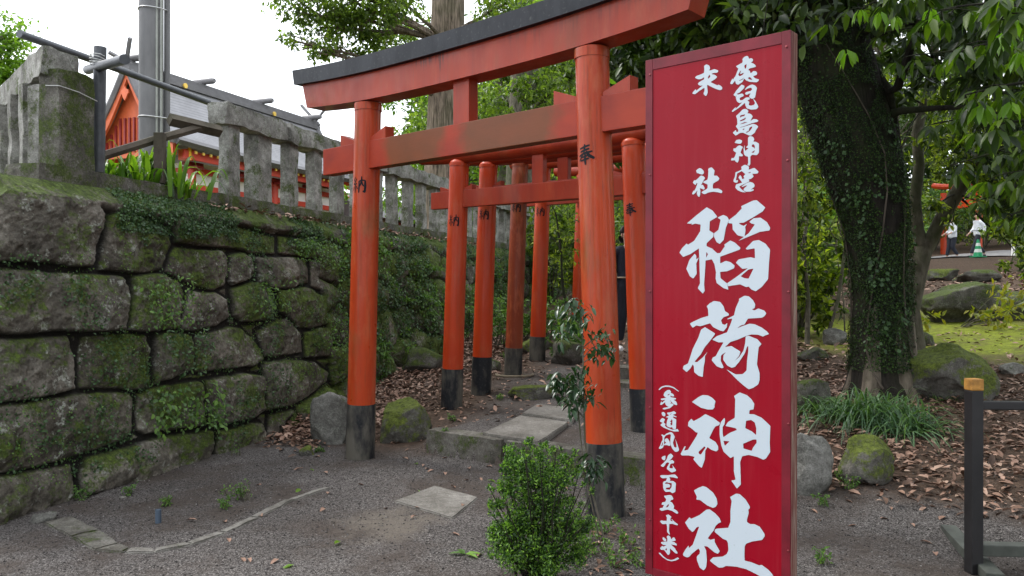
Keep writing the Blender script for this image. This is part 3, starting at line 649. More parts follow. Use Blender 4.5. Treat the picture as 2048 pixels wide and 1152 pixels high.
for i in range(len(gp) - 1):
    a, b = gp[i], gp[i + 1]; wa = [.17, .17, .15, .075, .068, .065, .065, .065, .06, .06][i]; wb = [.17, .17, .15, .075, .068, .065, .065, .065, .06, .06][i + 1]
    sh = b - a; a2 = a + sh * .008; b2 = b - sh * .008
    q = [a2, b2, b2 + offs(i + 1) * wb, a2 + offs(i) * wa]; bm = bmesh.new()
    tv = [bm.verts.new((p.x, p.y, .012)) for p in q]; bv = [bm.verts.new((p.x, p.y, -.05)) for p in q]
    bm.faces.new(tv); bm.faces.new(bv[::-1])
    for k in range(4): j = (k + 1) % 4; bm.faces.new((bv[k], bv[j], tv[j], tv[k]))
    bmesh.ops.bevel(bm, geom=bm.edges[:], offset=.008, segments=2, affect='EDGES')
    for _ in range(3): bmesh.ops.subdivide_edges(bm, edges=[e for e in bm.edges if e.calc_length() > .05], cuts=1, use_grid_fill=True)
    for v in bm.verts: v.co += mnoise.noise_vector(v.co * 11 + Vector((i, 0, 0))) * .008
    bm_build(bm, 'edging_stone', M['edging'] if i > 2 else M['kerb'], eo)
sp = ground_at(316, 1046, 0)
b = MB(); b.tube([sp + Vector((0, 0, -.03)), sp + Vector((0, 0, .085))], .0185, 14, cap=False); b.tube([sp + Vector((0, 0, -.03)), sp + Vector((0, 0, .083))], .0145, 14)
tag(recenter(b.build('pipe_stub', M['blue_pipe'], None, True)), 'short blue-grey pipe stub standing in the gravel inside the curved edging', 'pipe')
# ---------------------------------------------------------------- rocks
def rock(name, c, dims, seed, mat, label, rz=0, sub=5, flat=.35, cat='rock', box=.0, tilt=0):
    bm = bmesh.new(); bmesh.ops.create_icosphere(bm, subdivisions=sub, radius=1); sv = Vector((seed * 3.7, seed * 1.3, seed))
    pl = []; rr = random.Random(seed)
    for k in range(9):
        d = Vector((rr.gauss(0, 1), rr.gauss(0, 1), rr.gauss(0, 1))).normalized(); pl.append((d, rr.uniform(.62, .88)))
    for v in bm.verts:
        p = v.co.copy()
        if box: m_ = max(abs(p.x), abs(p.y), abs(p.z)); p = p.lerp(p / m_ * .85, box)
        for d, h in pl:
            k = p.dot(d)
            if k > h: p -= d * (k - h) * (1 - flat * .3)
        q = p + mnoise.noise_vector(p * 1.4 + sv) * .14 + mnoise.noise_vector(p * 4 + sv) * .045 + mnoise.noise_vector(p * 11 + sv) * .024 + mnoise.noise_vector(p * 26 + sv) * .010
        v.co = Vector((q.x * dims[0] / 2, q.y * dims[1] / 2, q.z * dims[2] / 2))
    rot = __import__('mathutils').Euler((0, tilt, rz)).to_matrix()
    zmin = -dims[2] / 2 * .72
    for v in bm.verts: v.co = rot @ v.co; v.co.z -= zmin
    me = bpy.data.meshes.new(name); bm.to_mesh(me); bm.free(); o = link_mesh(name, me, mat, None, True); o.location = c; return tag(o, label, cat)
def px_rock(x0, x1, ytop, ybase, mat, label, seed, depth=1.0, grow=1.1, **k):
    g = ground_at((x0 + x1) / 2, ybase); Y = g.y; w = (x1 - x0) / F * Y * grow; h = (ybase - ytop) / F * Y * 1.12
    return rock('boulder', (g.x, g.y + w * depth * .38, g.z - .02 - h * .06), (w, w * depth, h), seed, mat, label, **k)
px_rock(618, 698, 766, 890, M['rock_grey'], 'grey upright boulder leaning against the front gate, between its left post and the wall', 3, .6, box=.3)
px_rock(752, 864, 782, 884, M['rock_moss'], 'squat cube-like mossy boulder just right of the front gate\'s left post', 5, .9, box=.75)
px_rock(596, 626, 886, 912, M['rock_moss'], 'small round mossy stone on the gravel near the upright boulder', 6, sub=4)
px_rock(1105, 1182, 668, 730, M['rock_dark'], 'dark squarish boulder behind the sapling', 8, .8, box=.6, sub=4)
px_rock(1035, 1105, 668, 706, M['rock_moss'], 'low green mossy boulder behind the fifth gate\'s foot', 9, .8, sub=4)
px_rock(1020, 1120, 764, 800, M['rock_moss'], 'long low mossy stone edging the path beyond the slabs', 10, .45, box=.7)
px_rock(880, 950, 600, 668, M['rock_dark'], 'dark rounded boulder at the foot of the wall behind the second gate', 12, .7, sub=4)
px_rock(800, 890, 690, 745, M['rock_dark'], 'rough dark boulder at the wall foot left of the second gate', 13, .6, sub=4)
px_rock(944, 1000, 705, 745, M['rock_dark'], 'small dark stone among dead leaves behind the second gate', 14, .7, sub=4)
px_rock(1582, 1674, 846, 992, M['rock_grey'], 'tall grey granite boulder leaning beside the red sign', 16, .7, box=.3)
px_rock(1700, 1802, 864, 974, M['rock_moss'], 'rounded boulder with pale lichen and green moss in the dead leaves before the big tree', 17, .9)
px_rock(1590, 1668, 742, 824, M['rock_dark'], 'dark shaded boulder between the red sign and the big tree', 18, .9, box=.4)
px_rock(1836, 2024, 672, 806, M['rock_moss'], 'large boulder right of the big tree, its side coated in yellow-green moss', 19, .8, grow=1.05, box=.35)
px_rock(1828, 1880, 655, 692, M['rock_dark'], 'small dark stone behind the large mossy boulder', 20, .8, sub=4)
px_rock(1850, 2028, 545, 646, M['rock_dark'], 'huge long dark boulder beyond the moss lawn', 21, .6, box=.5)
px_rock(2012, 2120, 560, 640, M['rock_dark'], 'dark boulder at the picture edge beyond the moss lawn', 22, .7, box=.4, sub=4)
px_rock(1848, 1925, 530, 562, M['rock_moss'], 'mossy block in the low row of stones above the long dark boulder', 41, .7, box=.7, sub=4)
px_rock(1928, 2012, 532, 564, M['rock_dark'], 'darker block ending the low row of stones above the long dark boulder', 42, .7, box=.7, sub=4)
px_rock(2012, 2060, 720, 752, M['rock_grey'], 'small pale stone at the edge of the moss lawn', 23, .8, sub=4)
px_rock(1650, 1700, 650, 690, M['rock_grey'], 'grey stone left of the big tree trunk in the undergrowth', 24, .8, sub=4)
px_rock(1600, 1660, 690, 722, M['rock_dark'], 'flat dark stone in the undergrowth left of the big tree', 25, .8, sub=4)
px_rock(55, 102, 1018, 1048, M['rock_grey'], 'flat angular stone leaning on the foot of the wall beside the curved edging', 26, .7, box=.7, sub=4)
px_rock(234, 250, 988, 998, M['edging'], 'tiny pale pebble on the gravel inside the curved edging', 27, .8, sub=3)

# ---------------------------------------------------------------- torii gates
KANJI_HO = [([(47, 8), (46, 22), (45, 40)], 9), ([(17, 27), (38, 22), (72, 14)], 8), ([(20, 41), (42, 36), (70, 29)], 8), ([(10, 59), (40, 49), (84, 41)], 8),
  ([(46, 38), (32, 58), (12, 80)], 6), ([(54, 40), (68, 60), (92, 72)], 12), ([(30, 66), (48, 62), (66, 58)], 6), ([(22, 80), (44, 76), (68, 71)], 7), ([(49, 50), (48, 72), (49, 99)], 9)]
KANJI_NO = [([(27, 5), (13, 22), (26, 32)], 6), ([(38, 14), (24, 34), (10, 47), (40, 43)], 6), ([(26, 46), (27, 70), (25, 95)], 7), ([(15, 58), (10, 70), (5, 80)], 6), ([(36, 56), (41, 66), (45, 74)], 6),
  ([(54, 28), (55, 60), (53, 96)], 8), ([(54, 30), (72, 25), (91, 26)], 7), ([(91, 26), (92, 60), (90, 92), (78, 86)], 11), ([(71, 3), (70, 26), (66, 44), (58, 60)], 8), ([(71, 30), (76, 48), (84, 60)], 7)]
def kanji_on_post(strokes, base, top, r_at, ang, zc, size, parent, name='character'):
    """brush strokes laid on a round post; ang: direction (world) of the character's middle"""
    V_, F_ = [], []
    for si, (pts, w) in enumerate(strokes):
        P = [Vector((x, y)) for x, y in pts]; res = []
        for a, b in zip(P[:-1], P[1:]):
            n = max(3, int((b - a).length / 4)); res += [a.lerp(b, k / n) for k in range(n)]
        res.append(P[-1]); n = len(res); b0 = len(V_)
        for i, p in enumerate(res):
            d = (res[min(i + 1, n - 1)] - res[max(i - 1, 0)]).normalized(); nr = Vector((-d.y, d.x)); f = i / (n - 1)
            ww = w * (.55 + .45 * math.sin(math.pi * (.12 + .76 * f))) * (.8 if i in (0, n - 1) else 1) * .6
            for sgn in (-1, -.33, .33, 1):
                q = p + nr * ww * sgn; u = (q.x / 100 - .5) * size; z = zc + (.5 - q.y / 100) * size
                f_ = (z - base.z) / (top.z - base.z); c = base.lerp(top, f_); r = r_at(f_) + .0012 + .00025 * si; a = ang + u / r
                V_.append((c.x + math.cos(a) * r, c.y + math.sin(a) * r, z))
        for i in range(n - 1):
            for k in range(3): F_.append((b0 + i * 4 + k, b0 + i * 4 + k + 1, b0 + i * 4 + k + 5, b0 + i * 4 + k + 4))
    me = bpy.data.meshes.new(name); me.from_pydata(V_, [], F_); return link_mesh(name, me, M['ink'], parent)

def torii(L, R, lean, ztop, r, black, nz, nh, nover, kz, style, label, mats, zk, ksz, foot_mats, name='torii_gate'):
    """L, R: foot points. style 'grand' (squared curved lintel with black cap) or 'plain' (round log lintel)"""
    L, R = Vector(L), Vector(R); ax = Vector((R.x - L.x, R.y - L.y, 0)); span = ax.length; ax.normalize(); nv = Vector((ax.y, -ax.x, 0))      # nv: towards the camera
    if nv.y > 0: nv = -nv
    root = empty(name, ((L + R) / 2), label, 'torii gate', 'vermilion torii gates in a row over the path'); ang = math.atan2(nv.y, nv.x)
    tops = []
    for side, (p, sg) in enumerate(((L, 1), (R, -1))):
        top = p + ax * (sg * lean) + Vector((0, 0, ztop - p.z)); tops.append(top); bz = p.z - .25
        def rad(f): return r * (1.04 - .09 * f)
        base = p + (top - p) * (-.25 / (ztop - p.z)); n = 14
        zb = p.z + black; fb = (zb - p.z) / (ztop - p.z)
        pts = [p.lerp(top, fb + (1 - fb) * i / n) for i in range(n + 1)]; b = MB()
        if style == 'plain': pts += [top + Vector((0, 0, .02)), top + Vector((0, 0, .045)), top + Vector((0, 0, .058))]; rr = [rad(fb + (1 - fb) * i / n) for i in range(n + 1)] + [rad(1) * .93, rad(1) * .6, rad(1) * .15]
        else: rr = [rad(fb + (1 - fb) * i / n) for i in range(n + 1)]
        b.tube(pts, rr, 40); po = b.build('post', M[mats[side]], root, True)
        foot = MB().tube([base, p, p.lerp(top, fb * .5), p.lerp(top, fb)], [rad(0) + .004, rad(0) + .004, rad(fb * .5) + .004, rad(fb) + .004], 40).build('post_foot', M[foot_mats[side]], po, True)
        cr = MB().tube([p.lerp(top, .988) , p.lerp(top, 1.0)] if style == 'plain' else [top - Vector((0, 0, .065)), top - Vector((0, 0, .058)), top - Vector((0, 0, .003))], [rad(1) + .006] * (2 if style == 'plain' else 3), 40).build('collar', M[mats[side]], po, True)
        kanji_on_post(KANJI_NO if side == 0 else KANJI_HO, p, top, rad, ang + (.30 if side == 0 else .05), zk, ksz, po)
    T = lambda a, off, z: L + ax * a + nv * off + Vector((0, 0, z - L.z))
    # tie beam (nuki), its two wedges per post
    nt = .055 if style == 'grand' else .04
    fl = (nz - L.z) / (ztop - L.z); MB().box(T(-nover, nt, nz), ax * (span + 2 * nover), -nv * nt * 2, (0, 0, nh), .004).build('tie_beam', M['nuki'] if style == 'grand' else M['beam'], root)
    inn = lean * fl + r
    for c, sg in ((0, 1), (span, -1)):
        for s2 in (1, -1):
            cc = c + sg * lean * fl; x0 = cc + s2 * r * .85; wl = .21 if style == 'grand' else .13; wh = .10 if style == 'grand' else .055
            poly = [T(x0, nt * .85, nz + nh + .002), T(x0 + s2 * wl, nt * .85, nz + nh + .002), T(x0 + s2 * wl, nt * .85, nz + nh + wh), T(x0, nt * .85, nz + nh + wh * .25)]
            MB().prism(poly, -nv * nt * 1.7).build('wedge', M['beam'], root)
    # strut
    gw = .085 if style == 'grand' else .065
    MB().box(T(span / 2 - gw, nt * .9, nz + nh - .002), ax * gw * 2, -nv * nt * 1.8, (0, 0, kz - nz - nh + .01), .004).build('strut', M['beam'], root)
    if style == 'grand':
        N = 48; ov = .80; dep = .125
        def sweep(nm, z0, z1, over, d, mat, cut, camber=.075, top_pitch=0.0, par=root):
            V_, F_ = [], []
            for i in range(N + 1):
                u = -1 + 2 * i / N; xm = (span / 2 + over); a = span / 2 + u * xm; cz = camber * abs(u) ** 2.6
                for (o_, z_, cu) in ((d, z0, 0), (-d, z0, 0), (-d, z1, cut), (0, z1 + top_pitch, cut), (d, z1, cut)):
                    V_.append(T(a + u * cu * 1.0, o_, z_ + cz))
            for i in range(N):
                for k in range(5): k2 = (k + 1) % 5; F_.append((i * 5 + k, i * 5 + k2, (i + 1) * 5 + k2, (i + 1) * 5 + k))
            F_.append(tuple(range(5))[::-1]); F_.append(tuple(N * 5 + k for k in range(5)))
            b = MB(); b.add(V_, F_); return b.build(nm, mat, par, True)
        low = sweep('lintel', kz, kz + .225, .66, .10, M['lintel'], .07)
        cap = sweep('lintel_cap', kz + .227, kz + .365, .80, .145, M['kasagi'], .03, top_pitch=.035)
    else:
        N = 20; ov = .42; kr_ = .085; pts = [T(-ov + (span + 2 * ov) * i / N, 0, kz + kr_ + .05 * abs(2 * i / N - 1) ** 2.4) for i in range(N + 1)]
        MB().tube(pts, kr_, 28).build('lintel', M['beam'], root, True)
        MB().tube([p + Vector((0, 0, kr_ * 1.75)) for p in pts], kr_ * .9, 20).build('lintel_cap', M['kasagi'], root, True)
    return root
vx, vy = 1.83, -1.33
torii((-1.33, 7.0, 0), (.618, 5.26, 0), .115, 3.075, .118, .475, 2.505, .235, .47, 3.065, 'grand', 'front gate, the largest of the row, with a black-capped curved lintel', ('post1', 'post1'), 2.365, .150, ('black_worn', 'black_worn'))
G = [((-.647, 8.56, .2), (1.185, 7.20, .16), 2.80, 2.33, 'second gate from the front, with bright red posts', ('post_bright', 'post_bright'), 2.19, .13, .42, .108),
     ((-.357, 9.2, .26), None, 2.88, 2.45, 'third gate in the row, its left post close behind the second gate\'s', ('post_bright', 'post_bright'), 2.31, .13, .43, .108),
     ((.012, 10.0, .38), None, 3.01, 2.52, 'fourth gate in the row, its paint dulled to a brownish red', ('post_old', 'post_old'), 2.47, .13, .35, .104),
     ((.35, 11.2, .41), None, 3.13, 2.62, 'fifth gate in the row, its black foot on a flat stone', ('post_bright', 'post_bright'), 2.53, .14, .385, .106),
     ((1.10, 13.5, .62), None, 3.35, 2.90, 'farthest gate of the row, mostly hidden by the front gate\'s right post', ('post_bright', 'post_bright'), 2.86, .15, .4, .106)]
for Lp, Rp, zt_, nz_, lab, mt, zk, ks, bl, r_ in G:
    Rp = Rp or (Lp[0] + vx, Lp[1] + vy, hz(Lp[0] + vx, Lp[1] + vy))
    torii(Lp, Rp, .11, zt_, r_, bl, nz_, .18, .26, zt_ - .02, 'plain', lab, mt, zk, ks, ('black_worn', 'black_worn'))
# flat stones under two posts and a broken pot rim
for x, y, z, s, lab in ((.42, 11.15, .40, 31, 'flat mossy slab under the fifth gate\'s foot'),):
    rock('boulder', (x, y, z - .05), (.75, .5, .12), s, M['kerb'], lab, box=.8, sub=4)
pt = MB(); c = Vector((.03, 9.92, .40)); rg = [Vector((math.cos(a) * .23, math.sin(a) * .2, 0)) for a in np.linspace(-3.3, .25, 24)]
pt.tube([c + v for v in rg], .014, 8); tag(recenter(pt.build('pot_rim', M['terracotta'], None, True)), 'broken pot rim lying round the foot of the fourth gate', 'pot')

# ---------------------------------------------------------------- red sign board
SL, SR = Vector((.57, 3.40, 0)), Vector((1.043, 2.99, 0)); sa = (SR - SL).normalized(); sn = Vector((sa.y, -sa.x, 0))     # sn faces the camera
if sn.y > 0: sn = -sn
SW = (SR - SL).length; ZT, ZB, TH = 2.456, .28, .062
sg = empty('sign_board', (SL + SR) / 2, 'tall narrow red sign board with white brush lettering, on two legs before the gates', 'sign board')
MB().box(SL + Vector((0, 0, ZB)) , sa * SW, -sn * TH, (0, 0, ZT - ZB), .003).build('board_core', M['sign_wood'], sg)
fr = empty  # frame strips
bw, tw = .034, .045
fa = SL + sn * .0005
MB().box(SL + sa * .0 + Vector((0, 0, ZB)) + sn * .006, sa * bw, -sn * .0075, (0, 0, ZT - ZB), .0012).build('frame_strip', M['sign_frame'], sg)
MB().box(SR - sa * bw + Vector((0, 0, ZB)) + sn * .006, sa * bw, -sn * .0075, (0, 0, ZT - ZB), .0012).build('frame_strip', M['sign_frame'], sg)
MB().box(SL + sa * (bw + .0005) + Vector((0, 0, ZT - tw)) + sn * .0055, sa * (SW - 2 * bw - .001), -sn * .007, (0, 0, tw - .0005), .0012).build('frame_strip', M['sign_frame'], sg)
MB().box(SL + sa * (bw + .0005) + Vector((0, 0, ZB)) + sn * .0055, sa * (SW - 2 * bw - .001), -sn * .007, (0, 0, .03), .0012).build('frame_strip', M['sign_frame'], sg)
MB().box(SL + sa * (bw + .001) + Vector((0, 0, ZB + .031)) + sn * .0022, sa * (SW - 2 * bw - .002), -sn * .0032, (0, 0, ZT - ZB - tw - .032)).build('panel', M['sign'], sg)
for a in (.05, SW - .05): MB().box(SL + sa * (a - .03) - sn * .012 + Vector((0, 0, -.05)), sa * .06, -sn * .05, (0, 0, ZB + .06), .003).build('leg', M['sign_wood'], sg)
for x, y in ((1300, 150), (1300, 350), (1300, 583), (1300, 815), (1300, 1040), (1300, 1100), (1573, 94), (1575, 321), (1577, 584), (1577, 848), (1577, 1102), (1361, 125), (1553, 83)):
    pass
def sign_pt(px, py, off):
    d = Vector(((px - CX) / F, 1, (HY - py) / F)); o_ = Vector((0, 0, CAMH)); pl = SL + sn * off
    t = (pl - o_).dot(sn) / d.dot(sn); return o_ + d * t
for x, y in ((1300, 150), (1300, 350), (1300, 583), (1300, 815), (1300, 1040), (1300, 1100), (1573, 94), (1575, 321), (1577, 584), (1577, 848), (1577, 1102)):
    c = sign_pt(x, y, .006); b = MB(); b.tube([c - sn * .001, c + sn * .002, c + sn * .0035], [.0048, .0046, .002], 12); b.build('screw', M['screw'], sg, True)
LET = []
def ch(ox, oy, sc, outer, *holes):
    f = lambda pl: [(ox + x / sc, oy + y / sc) for x, y in pl]; LET.append((f(outer), [f(h) for h in holes]))
def parse(s): v = [float(q) for q in s.replace(',', ' ').split()]; return list(zip(v[::2], v[1::2]))
